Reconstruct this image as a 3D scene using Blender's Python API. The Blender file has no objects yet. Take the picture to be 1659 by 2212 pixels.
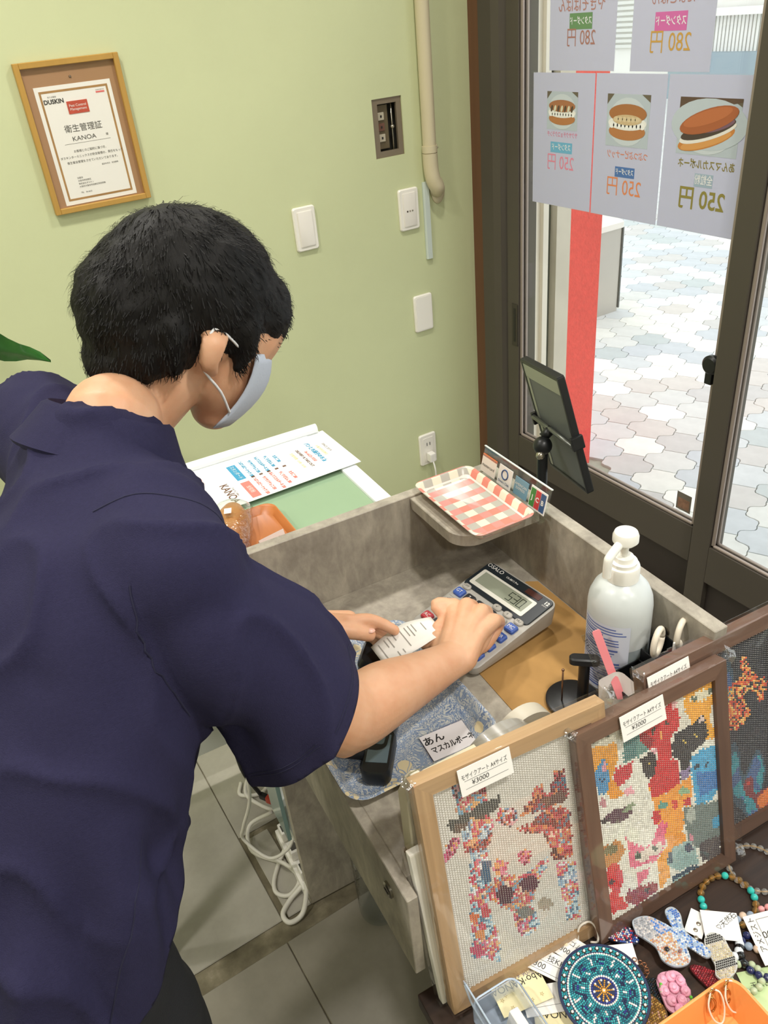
import bpy, bmesh, math, random
import numpy as np
from mathutils import Matrix, Vector, Euler, noise as mnoise
random.seed(7)
C = bpy.context.scene.collection
SC = bpy.context.scene
PI = math.pi

# ------------------------------------------------------------------ camera
cam_d = bpy.data.cameras.new('camera'); cam = bpy.data.objects.new('camera', cam_d); C.objects.link(cam)
cam_d.sensor_fit = 'HORIZONTAL'; cam_d.sensor_width = 36.0
cam_d.lens = 36.0 * 1729.87 / 1659.0
cam_d.clip_start = 0.02; cam_d.clip_end = 200
RX = Vector((0.8452183, -0.52680616, -0.08989608))     # image right in the room
RY = Vector((-0.34863821, -0.41604618, -0.83985533))   # image down
RZ = Vector((0.40504004, 0.7412023, -0.5353146))       # view direction
cam.matrix_world = Matrix(((RX.x, -RY.x, -RZ.x, 0), (RX.y, -RY.y, -RZ.y, 0), (RX.z, -RY.z, -RZ.z, 1.6), (0, 0, 0, 1)))
SC.camera = cam

# ------------------------------------------------------------------ world and exposure
w = bpy.data.worlds.new('sky'); SC.world = w; w.use_nodes = True
nt = w.node_tree; bgn = nt.nodes['Background']
bgn.inputs[0].default_value = (0.95, 0.98, 1.0, 1); bgn.inputs[1].default_value = 1.75
SC.view_settings.view_transform = 'Standard'; SC.view_settings.look = 'None'
SC.view_settings.exposure = 0.0; SC.view_settings.gamma = 1.0; SC.view_settings.use_curve_mapping = False

LAMPS = [(0.62, -0.15, 14.5), (-0.75, 0.75, 13), (-0.35, -1.0, 13), (1.1, 1.45, 8), (-1.3, 1.6, 9), (0.9, -1.2, 11), (0.15, 1.5, 9.5)]

# ------------------------------------------------------------------ helpers
def L(c):
    """sRGB hex / 0-255 triple to linear rgba"""
    if isinstance(c, str):
        c = c.lstrip('#'); c = tuple(int(c[i:i+2], 16) for i in (0, 2, 4))
    f = lambda x: x/12.92 if x <= .04045 else ((x+.055)/1.055)**2.4
    return tuple(f(x/255.) for x in c) + (1.0,)

_mats = {}
def mat(name, col, rough=.5, metal=0., spec=.5, var=0., vscale=8., bump=0., bscale=60., stretch=(1, 1, 1), coat=0., sss=0., emit=0., alpha=1., trans=0., detail=4., col2=None, sheen=0.):
    if name in _mats: return _mats[name]
    m = bpy.data.materials.new(name); m.use_nodes = True
    n = m.node_tree.nodes; l = m.node_tree.links; b = n['Principled BSDF']
    c = L(col) if not (isinstance(col, tuple) and len(col) == 4) else col
    b.inputs['Base Color'].default_value = c
    b.inputs['Roughness'].default_value = rough; b.inputs['Metallic'].default_value = metal
    b.inputs['Specular IOR Level'].default_value = spec
    b.inputs['Coat Weight'].default_value = coat
    b.inputs['Alpha'].default_value = alpha; b.inputs['Transmission Weight'].default_value = trans
    if sheen: b.inputs['Sheen Weight'].default_value = sheen
    if sss:
        b.inputs['Subsurface Weight'].default_value = sss; b.inputs['Subsurface Scale'].default_value = .012
        b.inputs['Subsurface Radius'].default_value = (1.0, .35, .2)
    if emit: b.inputs['Emission Color'].default_value = c; b.inputs['Emission Strength'].default_value = emit
    if var or bump or col2:
        tc = n.new('ShaderNodeTexCoord'); mp = n.new('ShaderNodeMapping'); mp.inputs['Scale'].default_value = stretch
        l.new(tc.outputs['Object'], mp.inputs[0])
    if var or col2:
        nz = n.new('ShaderNodeTexNoise'); nz.inputs['Scale'].default_value = vscale; nz.inputs['Detail'].default_value = detail; nz.inputs['Roughness'].default_value = .6
        l.new(mp.outputs[0], nz.inputs['Vector'])
        rp = n.new('ShaderNodeValToRGB'); rp.color_ramp.elements[0].position = .3; rp.color_ramp.elements[1].position = .7
        c2 = L(col2) if col2 else None
        lo = c2 if c2 else tuple(x*(1-var) for x in c[:3])+(1,); hi = c if c2 else tuple(min(1, x*(1+var)) for x in c[:3])+(1,)
        rp.color_ramp.elements[0].color = lo; rp.color_ramp.elements[1].color = hi
        l.new(nz.outputs['Fac'], rp.inputs[0]); l.new(rp.outputs[0], b.inputs['Base Color'])
    if bump:
        n2 = n.new('ShaderNodeTexNoise'); n2.inputs['Scale'].default_value = bscale; n2.inputs['Detail'].default_value = 3
        l.new(mp.outputs[0], n2.inputs['Vector'])
        bp = n.new('ShaderNodeBump'); bp.inputs['Strength'].default_value = bump; bp.inputs['Distance'].default_value = .002
        l.new(n2.outputs['Fac'], bp.inputs['Height']); l.new(bp.outputs[0], b.inputs['Normal'])
    _mats[name] = m
    return m

def ramp_mat(name, stops, scale=6., stretch=(1, 1, 1), rough=.5, bump=.0, distortion=0., detail=6., second=None, coat=0., nrough=.6):
    """noise driven colour ramp with an optional second finer layer"""
    if name in _mats: return _mats[name]
    m = bpy.data.materials.new(name); m.use_nodes = True
    n = m.node_tree.nodes; l = m.node_tree.links; b = n['Principled BSDF']
    b.inputs['Roughness'].default_value = rough; b.inputs['Coat Weight'].default_value = coat
    tc = n.new('ShaderNodeTexCoord'); mp = n.new('ShaderNodeMapping'); mp.inputs['Scale'].default_value = stretch
    l.new(tc.outputs['Object'], mp.inputs[0])
    nz = n.new('ShaderNodeTexNoise'); nz.inputs['Scale'].default_value = scale; nz.inputs['Detail'].default_value = detail
    nz.inputs['Distortion'].default_value = distortion; nz.inputs['Roughness'].default_value = nrough
    l.new(mp.outputs[0], nz.inputs['Vector'])
    rp = n.new('ShaderNodeValToRGB'); e = rp.color_ramp.elements
    while len(e) < len(stops): e.new(.5)
    for i, (p, c) in enumerate(stops): e[i].position = p; e[i].color = L(c)
    l.new(nz.outputs['Fac'], rp.inputs[0]); out = rp.outputs[0]; hsrc = nz.outputs['Fac']
    if second:
        sc, st, amt = second
        mp2 = n.new('ShaderNodeMapping'); mp2.inputs['Scale'].default_value = st; l.new(tc.outputs['Object'], mp2.inputs[0])
        n2 = n.new('ShaderNodeTexNoise'); n2.inputs['Scale'].default_value = sc; n2.inputs['Detail'].default_value = 5; n2.inputs['Distortion'].default_value = .6
        l.new(mp2.outputs[0], n2.inputs['Vector'])
        mr = n.new('ShaderNodeMapRange'); mr.inputs[1].default_value = .3; mr.inputs[2].default_value = .7; mr.inputs[3].default_value = 1-amt; mr.inputs[4].default_value = 1+amt
        l.new(n2.outputs['Fac'], mr.inputs[0])
        mx = n.new('ShaderNodeVectorMath'); mx.operation = 'MULTIPLY'
        cb = n.new('ShaderNodeCombineXYZ')
        for k in range(3): l.new(mr.outputs[0], cb.inputs[k])
        l.new(out, mx.inputs[0]); l.new(cb.outputs[0], mx.inputs[1]); out = mx.outputs[0]; hsrc = n2.outputs['Fac']
    l.new(out, b.inputs['Base Color'])
    if bump:
        bp = n.new('ShaderNodeBump'); bp.inputs['Strength'].default_value = bump; bp.inputs['Distance'].default_value = .002
        l.new(hsrc, bp.inputs['Height']); l.new(bp.outputs[0], b.inputs['Normal'])
    _mats[name] = m
    return m

def film_mat(name, tint=(1, 1, 1), gloss=.10, rough=.06, bump=0., bscale=30., fres=True):
    """thin clear sheet: lets light through and reflects a little"""
    if name in _mats: return _mats[name]
    m = bpy.data.materials.new(name); m.use_nodes = True
    n = m.node_tree.nodes; l = m.node_tree.links; n.clear()
    o = n.new('ShaderNodeOutputMaterial'); mx = n.new('ShaderNodeMixShader')
    t = n.new('ShaderNodeBsdfTransparent'); t.inputs[0].default_value = (*tint, 1)
    g = n.new('ShaderNodeBsdfGlossy'); g.inputs['Roughness'].default_value = rough
    l.new(t.outputs[0], mx.inputs[1]); l.new(g.outputs[0], mx.inputs[2]); l.new(mx.outputs[0], o.inputs[0])
    if bump:
        tc = n.new('ShaderNodeTexCoord'); nz = n.new('ShaderNodeTexNoise'); nz.inputs['Scale'].default_value = bscale; nz.inputs['Detail'].default_value = 2; nz.inputs['Distortion'].default_value = 1.2
        l.new(tc.outputs['Object'], nz.inputs['Vector'])
        bp = n.new('ShaderNodeBump'); bp.inputs['Strength'].default_value = bump; bp.inputs['Distance'].default_value = .004
        l.new(nz.outputs['Fac'], bp.inputs['Height']); l.new(bp.outputs[0], g.inputs['Normal'])
    if fres:
        f = n.new('ShaderNodeLayerWeight'); f.inputs['Blend'].default_value = .5
        pw = n.new('ShaderNodeMath'); pw.operation = 'POWER'; pw.inputs[1].default_value = 5.0
        l.new(f.outputs['Facing'], pw.inputs[0])
        ml = n.new('ShaderNodeMath'); ml.operation = 'MULTIPLY_ADD'; ml.inputs[1].default_value = .95; ml.inputs[2].default_value = .04+gloss; ml.use_clamp = True
        l.new(pw.outputs[0], ml.inputs[0]); l.new(ml.outputs[0], mx.inputs[0])
    else: mx.inputs[0].default_value = gloss
    _mats[name] = m
    return m

def attr_mat(name, rough=.2, coat=.3, spec=.5):
    if name in _mats: return _mats[name]
    m = bpy.data.materials.new(name); m.use_nodes = True
    n = m.node_tree.nodes; b = n['Principled BSDF']; a = n.new('ShaderNodeAttribute'); a.attribute_name = 'Col'
    m.node_tree.links.new(a.outputs['Color'], b.inputs['Base Color'])
    b.inputs['Roughness'].default_value = rough; b.inputs['Coat Weight'].default_value = coat; b.inputs['Specular IOR Level'].default_value = spec
    _mats[name] = m
    return m

def link(name, me, m=None, parent=None, M=None, smooth=False):
    if m is not None and not me.materials: me.materials.append(m)
    if smooth: me.shade_smooth()
    o = bpy.data.objects.new(name, me); C.objects.link(o)
    if parent: o.parent = parent
    if M is not None: o.matrix_local = M
    return o

def tag(o, label=None, cat=None, group=None, kind=None):
    if label: o['label'] = label
    if cat: o['category'] = cat
    if group: o['group'] = group
    if kind: o['kind'] = kind
    return o

def thing(name, label, cat, loc=(0, 0, 0), rotz=0., group=None, M=None):
    o = bpy.data.objects.new(name, None); C.objects.link(o); o.empty_display_size = .02
    if M is not None: o.matrix_world = M
    else: o.location = loc; o.rotation_euler = (0, 0, rotz)
    return tag(o, label, cat, group)

def rrect(wd, ht, r, n=5, cx=0., cy=0.):
    pts = []
    r = min(r, wd/2-1e-5, ht/2-1e-5)
    for (sx, sy, a0) in ((1, 1, 0), (-1, 1, 90), (-1, -1, 180), (1, -1, 270)):
        for k in range(n+1):
            a = math.radians(a0+90*k/n)
            pts.append((cx+sx*(wd/2-r)+r*math.cos(a), cy+sy*(ht/2-r)+r*math.sin(a)))
    return pts

class MB:
    """collects shapes and builds ONE mesh object"""
    def __init__(s): s.v = []; s.f = []
    def add(s, vs, fs):
        o = len(s.v); s.v += [tuple(x) for x in vs]; s.f += [tuple(i+o for i in f) for f in fs]; return s
    def box(s, x0, x1, y0, y1, z0, z1, bev=0., seg=2):
        if bev <= 0:
            return s.add([(x0, y0, z0), (x1, y0, z0), (x1, y1, z0), (x0, y1, z0), (x0, y0, z1), (x1, y0, z1), (x1, y1, z1), (x0, y1, z1)],
                         [(3, 2, 1, 0), (4, 5, 6, 7), (0, 1, 5, 4), (1, 2, 6, 5), (2, 3, 7, 6), (3, 0, 4, 7)])
        bm = bmesh.new(); bmesh.ops.create_cube(bm, size=1)
        for vv in bm.verts: vv.co = Vector(((x0+x1)/2+vv.co.x*(x1-x0), (y0+y1)/2+vv.co.y*(y1-y0), (z0+z1)/2+vv.co.z*(z1-z0)))
        bmesh.ops.bevel(bm, geom=bm.edges[:], offset=bev, segments=seg, affect='EDGES', profile=.7)
        return s.bm(bm)
    def bm(s, bm, M=None):
        bm.verts.index_update()
        s.add([(M @ q.co if M else q.co) for q in bm.verts], [[q.index for q in f.verts] for f in bm.faces]); bm.free(); return s
    def loft(s, rings, cap0=True, cap1=True, closed=True):
        n = len(rings[0]); o = len(s.v)
        for r in rings: s.v += [tuple(p) for p in r]
        for i in range(len(rings)-1):
            for k in range(n if closed else n-1):
                k2 = (k+1) % n
                s.f.append((o+i*n+k, o+i*n+k2, o+(i+1)*n+k2, o+(i+1)*n+k))
        if cap0: s.f.append(tuple(o+k for k in range(n))[::-1])
        if cap1: s.f.append(tuple(o+(len(rings)-1)*n+k for k in range(n)))
        return s
    def prism(s, pts, z0, z1, bev=0.):
        if bev:
            cx = sum(p[0] for p in pts)/len(pts); cy = sum(p[1] for p in pts)/len(pts)
            def ins(d):
                n = len(pts); out = []
                for i in range(n):
                    a = Vector(pts[i-1]); b = Vector(pts[i]); c = Vector(pts[(i+1) % n])
                    e1 = (b-a); e2 = (c-b)
                    n1 = Vector((-e1.y, e1.x)); n2 = Vector((-e2.y, e2.x))
                    if n1.length > 0: n1.normalize()
                    if n2.length > 0: n2.normalize()
                    nn = n1+n2
                    if nn.length > 1e-6: nn.normalize()
                    out.append((b.x+nn.x*d, b.y+nn.y*d))
                return out
            i1 = ins(bev)
            return s.loft([[(*p, z0) for p in pts], [(*p, z1-bev) for p in pts], [(*p, z1) for p in i1]])
        return s.loft([[(*p, z0) for p in pts], [(*p, z1) for p in pts]])
    def lathe(s, prof, n=32, cx=0., cy=0., z=0., cap0=True, cap1=True):
        return s.loft([[(cx+r*math.cos(2*PI*k/n), cy+r*math.sin(2*PI*k/n), z+h) for k in range(n)] for r, h in prof], cap0, cap1)
    def tube(s, pts, r, n=8, caps=True, flat=None):
        pts = [Vector(p) for p in pts]; rs = r if isinstance(r, (list, tuple)) else [r]*len(pts)
        rings = []; up = None
        for i, p in enumerate(pts):
            t = (pts[min(i+1, len(pts)-1)]-pts[max(i-1, 0)]).normalized()
            if up is None: up = t.orthogonal().normalized() if flat is None else Vector(flat)
            up = (up-t*up.dot(t)).normalized(); sd = t.cross(up)
            rr = rs[i]; ra, rb = (rr if isinstance(rr, (tuple, list)) else (rr, rr))
            rings.append([p+sd*ra*math.cos(2*PI*k/n)+up*rb*math.sin(2*PI*k/n) for k in range(n)])
        return s.loft(rings, caps, caps)
    def sphere(s, c, r, n=12, m=8, sc=(1, 1, 1)):
        rings = []
        for i in range(1, m):
            a = PI*i/m
            rings.append([(c[0]+r*sc[0]*math.sin(a)*math.cos(2*PI*k/n), c[1]+r*sc[1]*math.sin(a)*math.sin(2*PI*k/n), c[2]-r*sc[2]*math.cos(a)) for k in range(n)])
        return s.loft(rings)
    def quad(s, a, b, c, d): return s.add([a, b, c, d], [(0, 1, 2, 3)])
    def poly(s, pts, z=0.): return s.add([(*p, z) for p in pts], [tuple(range(len(pts)))])
    def mesh(s, name='m'):
        me = bpy.data.meshes.new(name); me.from_pydata(s.v, [], s.f); me.validate(); me.update(); return me
    def build(s, name, m, parent=None, M=None, smooth=False, ang=None):
        me = s.mesh(name)
        bm = bmesh.new(); bm.from_mesh(me); bmesh.ops.recalc_face_normals(bm, faces=bm.faces[:]); bm.to_mesh(me); bm.free()
        o = link(name, me, m, parent, M)
        if smooth:
            me.shade_smooth()
            if ang is not None: 
                try: me.set_sharp_from_angle(angle=math.radians(ang))
                except Exception: pass
        return o

def spline(pts, n=8):
    """Catmull-Rom through the points"""
    P = [Vector(p) for p in pts]; P = [P[0]*2-P[1]]+P+[P[-1]*2-P[-2]]; out = []
    for i in range(1, len(P)-2):
        a, b, c, d = P[i-1:i+3]
        for k in range(n):
            t = k/n
            out.append(.5*((2*b)+(c-a)*t+(2*a-5*b+4*c-d)*t*t+(3*b-a-3*c+d)*t**3))
    out.append(P[-2]); return out

_tc = {}
def text(s, size, m, parent, M, name='lettering', align='CENTER', sx=1., bold=0., shear=0.):
    key = (s, size, align, sx, bold, shear)
    if key not in _tc:
        cu = bpy.data.curves.new('t', 'FONT'); cu.body = s; cu.size = size; cu.align_x = align; cu.align_y = 'CENTER'; cu.offset = bold; cu.shear = shear
        cu.resolution_u = 3; cu.fill_mode = 'FRONT'
        o = bpy.data.objects.new('t', cu); C.objects.link(o)
        dg = bpy.context.evaluated_depsgraph_get(); dg.update()
        me = bpy.data.meshes.new_from_object(o.evaluated_get(dg))
        bpy.data.objects.remove(o); bpy.data.curves.remove(cu)
        if sx != 1.:
            for vv in me.vertices: vv.co.x *= sx
        _tc[key] = me
    me = _tc[key].copy(); me.materials.clear(); me.materials.append(m); me.name = name
    return link(name, me, None, parent, M)

def T(x, y, z, rz=0., rx=0., ry=0.): return Matrix.Translation((x, y, z)) @ Euler((rx, ry, rz)).to_matrix().to_4x4()
def R(d): return math.radians(d)

TH = R(-4.0)                                             # counter and table stand slightly turned to the walls
CU = Vector((math.cos(TH), math.sin(TH), 0)); CV = Vector((-math.sin(TH), math.cos(TH), 0)); CO = Vector((.734, .965, 0))
def CL(u, v, z=0.): return CO + CU*u + CV*v + Vector((0, 0, z))
WALL_Y = 2.13; DOOR_X = 1.60; ZW = .76; ZT = .565

# ------------------------------------------------------------------ setting: room shell
M_wall = mat('green_paint', '#cbd0a4', .75, var=.035, vscale=2.2, bump=.10, bscale=420)
M_trimgreen = mat('green_trim_paint', '#cdd19c', .5)
M_white = mat('white_plastic', '#eeeae2', .35)
M_plate = mat('ivory_plate', '#f0ebe1', .3)
M_ceil = mat('ceiling_white', '#f2efe6', .8)
M_bronze = mat('bronze_aluminium', '#575049', .42, metal=.35)
M_bronze_lo = mat('bronze_panel', '#3b3330', .5, metal=.2)
M_bead = mat('glazing_bead', '#a2948c', .4, metal=.4)
M_dark = mat('dark_gasket', '#26231f', .6)
M_brownpost = mat('brown_post', '#6a4630', .5, var=.12, vscale=30, stretch=(1, 1, .05))
M_black = mat('black_plastic', '#17181a', .38)
M_glass = film_mat('door_glass', (.985, 1., .995), 0.0, .0)

def struct(name, mb, m, parent=None, label=None, smooth=False):
    o = mb.build(name, m, parent, smooth=smooth)
    if parent is None: o['kind'] = 'structure'
    if label: o['label'] = label
    return o

bx0, bx1, bz0, bz1 = 1.262, 1.360, 1.222, 1.375
wb = MB()
for (a, b, c, d) in ((-2.3, bx0, 0, 2.45), (bx1, 1.626, 0, 2.45), (bx0, bx1, 0, bz0), (bx0, bx1, bz1, 2.45)):
    wb.box(a, b, WALL_Y, WALL_Y+.12, c, d)
wall_back = struct('wall_back', wb, M_wall, label='pale green painted wall with switches and framed certificate')
t1 = MB(); t1.prism([(1.606, 2.116), (1.626, 2.112), (1.626, 2.13), (1.606, 2.13)], 0, 2.45)
struct('trim_1', t1, M_trimgreen, label='thin pale green corner bead at the end of the green wall')
t2 = MB().box(1.60, 1.70, 2.045, 2.18, 0, 2.45, .004)
struct('trim_2', t2, M_brownpost, label='brown wooden post in the corner beside the door frame')
struct('wall_left', MB().box(-2.32, -2.2, -2.3, 2.25, 0, 2.45), M_wall, label='pale green side wall out of frame')
struct('wall_rear', MB().box(-2.32, 1.7, -2.42, -2.3, 0, 2.45), mat('white_wall', '#e8e4d8', .8), label='off white rear wall behind the viewer')
struct('ceiling', MB().box(-2.32, 1.75, -2.42, 2.25, 2.45, 2.55), M_ceil, label='white ceiling with round downlights')
wd = MB().box(1.56, 1.70, -2.3, 2.05, 2.12, 2.45)
struct('wall_right', wd, M_bronze, label='dark header beam above the sliding glass doors')

# ceiling downlights of the shop
for i, (lx, ly, pw) in enumerate(LAMPS):
    cl = thing('ceiling_downlight', 'round white ceiling downlight, number %s counted from the door' % ['one', 'two', 'three', 'four', 'five', 'six', 'seven'][i], 'ceiling light', (lx, ly, 2.45), group='ceiling downlights')
    MB().lathe([(.075, -.001), (.09, -.004), (.09, -.012), (.07, -.014)], 28).build('rim', M_white, cl, smooth=True, ang=40)
    MB().lathe([(.068, -.0135), (.068, -.0155)], 28).build('diffuser', mat('lamp_diffuser', '#fff3df', .4, emit=2.0), cl)
    ld = bpy.data.lights.new('downlight', 'AREA'); ld.shape = 'DISK'; ld.size = .13; ld.energy = pw; ld.color = (1., .965, .91); ld.spread = R(150)
    lo = bpy.data.objects.new('lamp', ld); C.objects.link(lo); lo.parent = cl; lo.location = (0, 0, -.02)

# floor: dark screed base with large greige tiles laid over it, a bare strip left between two fields
M_screed = ramp_mat('bare_screed', [(.25, '#4d4636'), (.5, '#6f6752'), (.62, '#857c66'), (.75, '#a79f8c')], 14, rough=.85, bump=.2)
M_tile = ramp_mat('greige_tile', [(.3, '#7d786b'), (.5, '#878173'), (.7, '#918b7d')], 5, rough=.5, second=(60, (1, 1, 1), .03))
M_tile2 = ramp_mat('light_greige_tile', [(.3, '#9b968a'), (.5, '#a5a094'), (.7, '#aea99e')], 5, rough=.45, second=(60, (1, 1, 1), .03))
floor = struct('floor', MB().box(-2.3, 1.56, -2.4, 2.2, -.06, -.004), M_screed, label='greige tiled shop floor with a bare dirty strip')
def tile(x0, x1, y0, y1, m):
    return MB().box(x0, x1, y0, y1, -.004, .0, .0015, 1).build('tile', m, floor)
xs = [-2.29, -1.61, -1.01, -.41, .19, .79, 1.39, 1.55]
ys = [.955, .355, -.245, -.845, -1.445, -2.045, -2.39]
for a, b in zip(xs[:-1], xs[1:]):
    for c, d in zip(ys[1:], ys[:-1]): tile(a+.001, b-.001, c+.001, d-.001, M_tile)
for a, b in zip([-2.29, -1.59, -.99, -.39], [-1.59, -.99, -.39, .203]):
    for c, d in ((1.001, 1.6), (1.6, 2.13)): tile(a+.001, b-.001, c+.001, d-.001, M_tile2)
tile(.204, .60, 1.24, 1.6, M_tile2); tile(.204, .60, 1.6, 2.13, M_tile2); tile(.216, .27, 1.0, 1.225, M_tile2); tile(.6, 1.2, 1.0, 1.6, M_tile2); tile(.6, 1.2, 1.6, 2.13, M_tile2); tile(1.2, 1.55, 1.0, 2.13, M_tile2)
struct('baseboard_back', MB().box(-2.2, 1.6, 2.122, 2.13, 0, .06), mat('grey_skirting', '#8f8b7e', .6), label='low grey skirting along the green wall')
struct('trim_3', MB().box(1.52, 1.72, -2.3, 2.2, -.03, .02, .003), M_bronze, label='bronze sliding door sill track')

# ---- door frame, sliding doors
jb = MB()
ring = []
for a in range(0, 91, 15): ring.append((1.58+.03*(1-math.sin(R(a))), 1.965-.03*math.cos(R(a))+.03))
jb.prism([(1.57, 2.045), (1.57, 1.99), (1.578, 1.965), (1.60, 1.945), (1.70, 1.945), (1.70, 2.045)], 0, 2.12)
struct('trim_4', jb, M_bronze, label='rounded bronze jamb beside the sliding door').data.shade_flat()
def sliding_door(name, X, y0, y1, sl, sr, zt, label, knob=False):
    d = thing(name, label, None, (X, 0, 0)); d['kind'] = 'structure'
    del_cat = d.pop('category', None)
    MB().box(-.018, .018, y0, y0+sr, .02, zt, .003).build('stile', M_bronze, d)
    MB().box(-.018, .018, y1-sl, y1, .02, zt, .003).build('stile', M_bronze, d)
    MB().box(-.018, .018, y0+sr, y1-sl, .205, .319, .003).build('rail', M_bronze, d)
    MB().box(-.018, .018, y0+sr, y1-sl, zt-.08, zt, .003).build('rail', M_bronze, d)
    MB().box(-.018, .018, y0+sr, y1-sl, .02, .05, .003).build('rail', M_bronze, d)
    MB().box(.0, .008, y0+sr, y1-sl, .05, .205).build('kick_panel', M_bronze_lo, d)
    g0, g1 = y0+sr, y1-sl
    MB().box(-.003, .003, g0, g1, .319, zt-.08).build('pane', M_glass, d)
    for (a, b, c, e) in ((g0, g0+.010, .319, zt-.08), (g1-.010, g1, .319, zt-.08), (g0, g1, .319, .327), (g0, g1, zt-.088, zt-.08)):
        MB().box(-.0125, -.004, a, b, c, e, .002, 1).build('glazing_bead', M_bead, d)
        MB().box(.004, .0125, a, b, c, e, .002, 1).build('glazing_bead', M_bead, d)
    return d
d1 = sliding_door('door_1', 1.60, 1.085, 1.94, .052, .074, 2.10, 'sliding glass door behind the counter with price posters taped on')
pl = MB(); pl.box(-.0205, -.018, 1.890, 1.918, .636, .772, .001, 1)
pull = pl.build('finger_pull', mat('pull_plate', '#4a443e', .35, metal=.5), d1)
MB().box(-.0212, -.0204, 1.899, 1.909, .65, .758).build('recess', M_dark, pull)
kn = MB().lathe([(.0, 0), (.020, 0), (.024, .006), (.024, .016), (.018, .022), (.0, .023)], 24)
k1 = kn.build('lock_knob', M_black, d1, T(-.019, 1.160, .795, 0, 0, -PI/2), smooth=True, ang=40)
MB().box(-.03, -.004, 1.156, 1.176, .742, .792, .003).build('lock_body', M_black, d1)
d2 = sliding_door('door_2', 1.558, .30, 1.128, .058, .085, 2.10, 'second sliding glass door at the right edge of the photo')
d3 = sliding_door('door_3', 1.60, -.56, .33, .085, .085, 2.10, 'third sliding glass door out of frame')
d4 = sliding_door('door_4', 1.558, -1.45, -.50, .085, .085, 2.10, 'fourth sliding glass door out of frame')
struct('wall_right_end', MB().box(1.54, 1.68, -2.3, -1.45, 0, 2.12), M_wall, label='green wall end beyond the last door')

# ------------------------------------------------------------------ outside
M_red = mat('red_stucco', '#f2564f', .8, var=.08, vscale=60, bump=1.0, bscale=130)
M_beige = mat('beige_column', '#d9cfbe', .7, var=.05, vscale=10)
M_cream = mat('cream_frame', '#efe6d6', .5)
struct('trim_5', MB().box(1.72, 1.80, 2.0, 2.2, -.02, 2.9).box(1.725, 1.738, 1.985, 2.0, -.02, 2.9).box(1.765, 1.785, 1.985, 2.0, -.02, 2.9), M_cream, label='cream outer door frame beyond the glass')
struct('trim_6', MB().box(1.80, 1.835, 2.03, 2.2, -.02, 2.9), mat('dark_channel', '#4a4c48', .4), label='dark vertical channel beside the outer frame')
struct('wall_outside_1', MB().box(1.835, 1.895, 2.0, 2.3, -.02, 2.9), M_beige, label='narrow beige wall strip outside the door')
struct('wall_outside_2', MB().box(1.895, 2.055, 2.02, 2.5, -.02, 2.9), M_red, label='coral red stucco pillar outside the glass door')
struct('wall_outside_3', MB().box(1.62, 2.0, 2.26, 2.6, -.02, 2.9), M_beige, label='outer face of the shop wall behind the pillar')

# steel utility cabinet on the pavement
scb = thing('steel_cabinet', 'low grey steel utility box on the pavement behind the red pillar', 'utility box', (3.13, 3.36, -.02))
M_steel = mat('grey_steel', '#b9b4ab', .35, metal=.25, var=.05, vscale=3)
MB().loft([[(x, y, z) for x, y in rrect(.58, .32, .02)] for z in (0.0, .47)]).build('body', M_steel, scb, smooth=True, ang=30)
MB().loft([[(x, y, .47) for x, y in rrect(.60, .34, .03)], [(x, y, .50) for x, y in rrect(.60, .34, .03)], [(x, y, .515) for x, y in rrect(.56, .30, .03)]]).build('lid', mat('white_steel', '#e6e2da', .4), scb, smooth=True, ang=30)
MB().box(.283, .292, -.165, -.155, .02, .47).build('edge_strip', mat('dark_edge', '#5a5a5a', .5), scb)

# pavement of interlocking curved hexagon pavers
M_joint = mat('paving_joint', '#a3a696', .9, var=.15, vscale=20)
pave = struct('pavement', MB().box(1.72, 16, -8, 20, -.10, -.028), M_joint, label='pavement of pale curved hexagonal pavers outside the door')
def paver_outline(s=.165):
    hw = s/math.sqrt(3); pts = []
    tip = Vector((hw, 0)); c1 = Vector((hw/2, s/2))
    def edge(a, b, n=6):
        dd = b-a; nn = Vector((dd.y, -dd.x)).normalized(); out = []
        for k in range(n):
            t = k/n; out.append(a+dd*t+nn*(-.125*s*math.sin(2*PI*t)*1.0))
        return out
    T_, A, B = tip, c1, Vector((-hw/2, s/2)); T2, A2, B2 = -tip, -c1, -B
    def S(a, b, sgn):
        dd = b-a; nn = Vector((dd.y, -dd.x)).normalized(); return [a+dd*(k/7)+nn*(sgn*.085*s*math.sin(2*PI*k/7)) for k in range(7)]
    pts += S(T_, A, 1) + [A] + S(B, T2, -1) + S(T2, A2, 1) + [A2] + S(B2, T_, -1)
    cc = [(p.x*.978, p.y*.978) for p in pts]
    return cc
S_ = .165
pcols = ['#d9dad6', '#cfd3d4', '#c6cbcf', '#e6e6df', '#f1f0ea', '#cbc9c6', '#bfc6c6', '#d5d0ca', '#dfe4e6']
pm = [mat('paver_stone_%d' % i, c, .8, var=.05, vscale=25) for i, c in enumerate(pcols)]
ol = paver_outline(S_)
pmesh = [MB().prism(ol, -.03, -.018, .0012).mesh('paver') for _ in pm]
for me, m_ in zip(pmesh, pm): me.materials.append(m_)
e1 = Vector((-.894, -.447)); e2 = Vector((.447, -.894)); ang = math.atan2(e2.y, e2.x)
a1 = e1*S_; a2 = e1*(S_*.5)+e2*(S_*math.sqrt(3)/2)
org = Vector((3.218, 2.925)); near = []; far = []
for i in range(-70, 90):
    for j in range(-70, 90):
        p = org+a1*i+a2*j
        if not (1.79 < p.x < 12.5 and -1.5 < p.y < 13): continue
        if p.y > 1.95 and p.x < 2.12: continue
        d = Vector((p.x, p.y, -1.62)); q = (d.dot(RX), d.dot(RY), d.dot(RZ))
        if q[2] < .2: continue
        px = 829.5+1729.87*q[0]/q[2]; py = 1106+1729.87*q[1]/q[2]
        vis = (1270 < px < 1700 and 440 < py < 1260)
        (near if vis and d.length < 7.2 else far).append((d.length, p))
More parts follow.
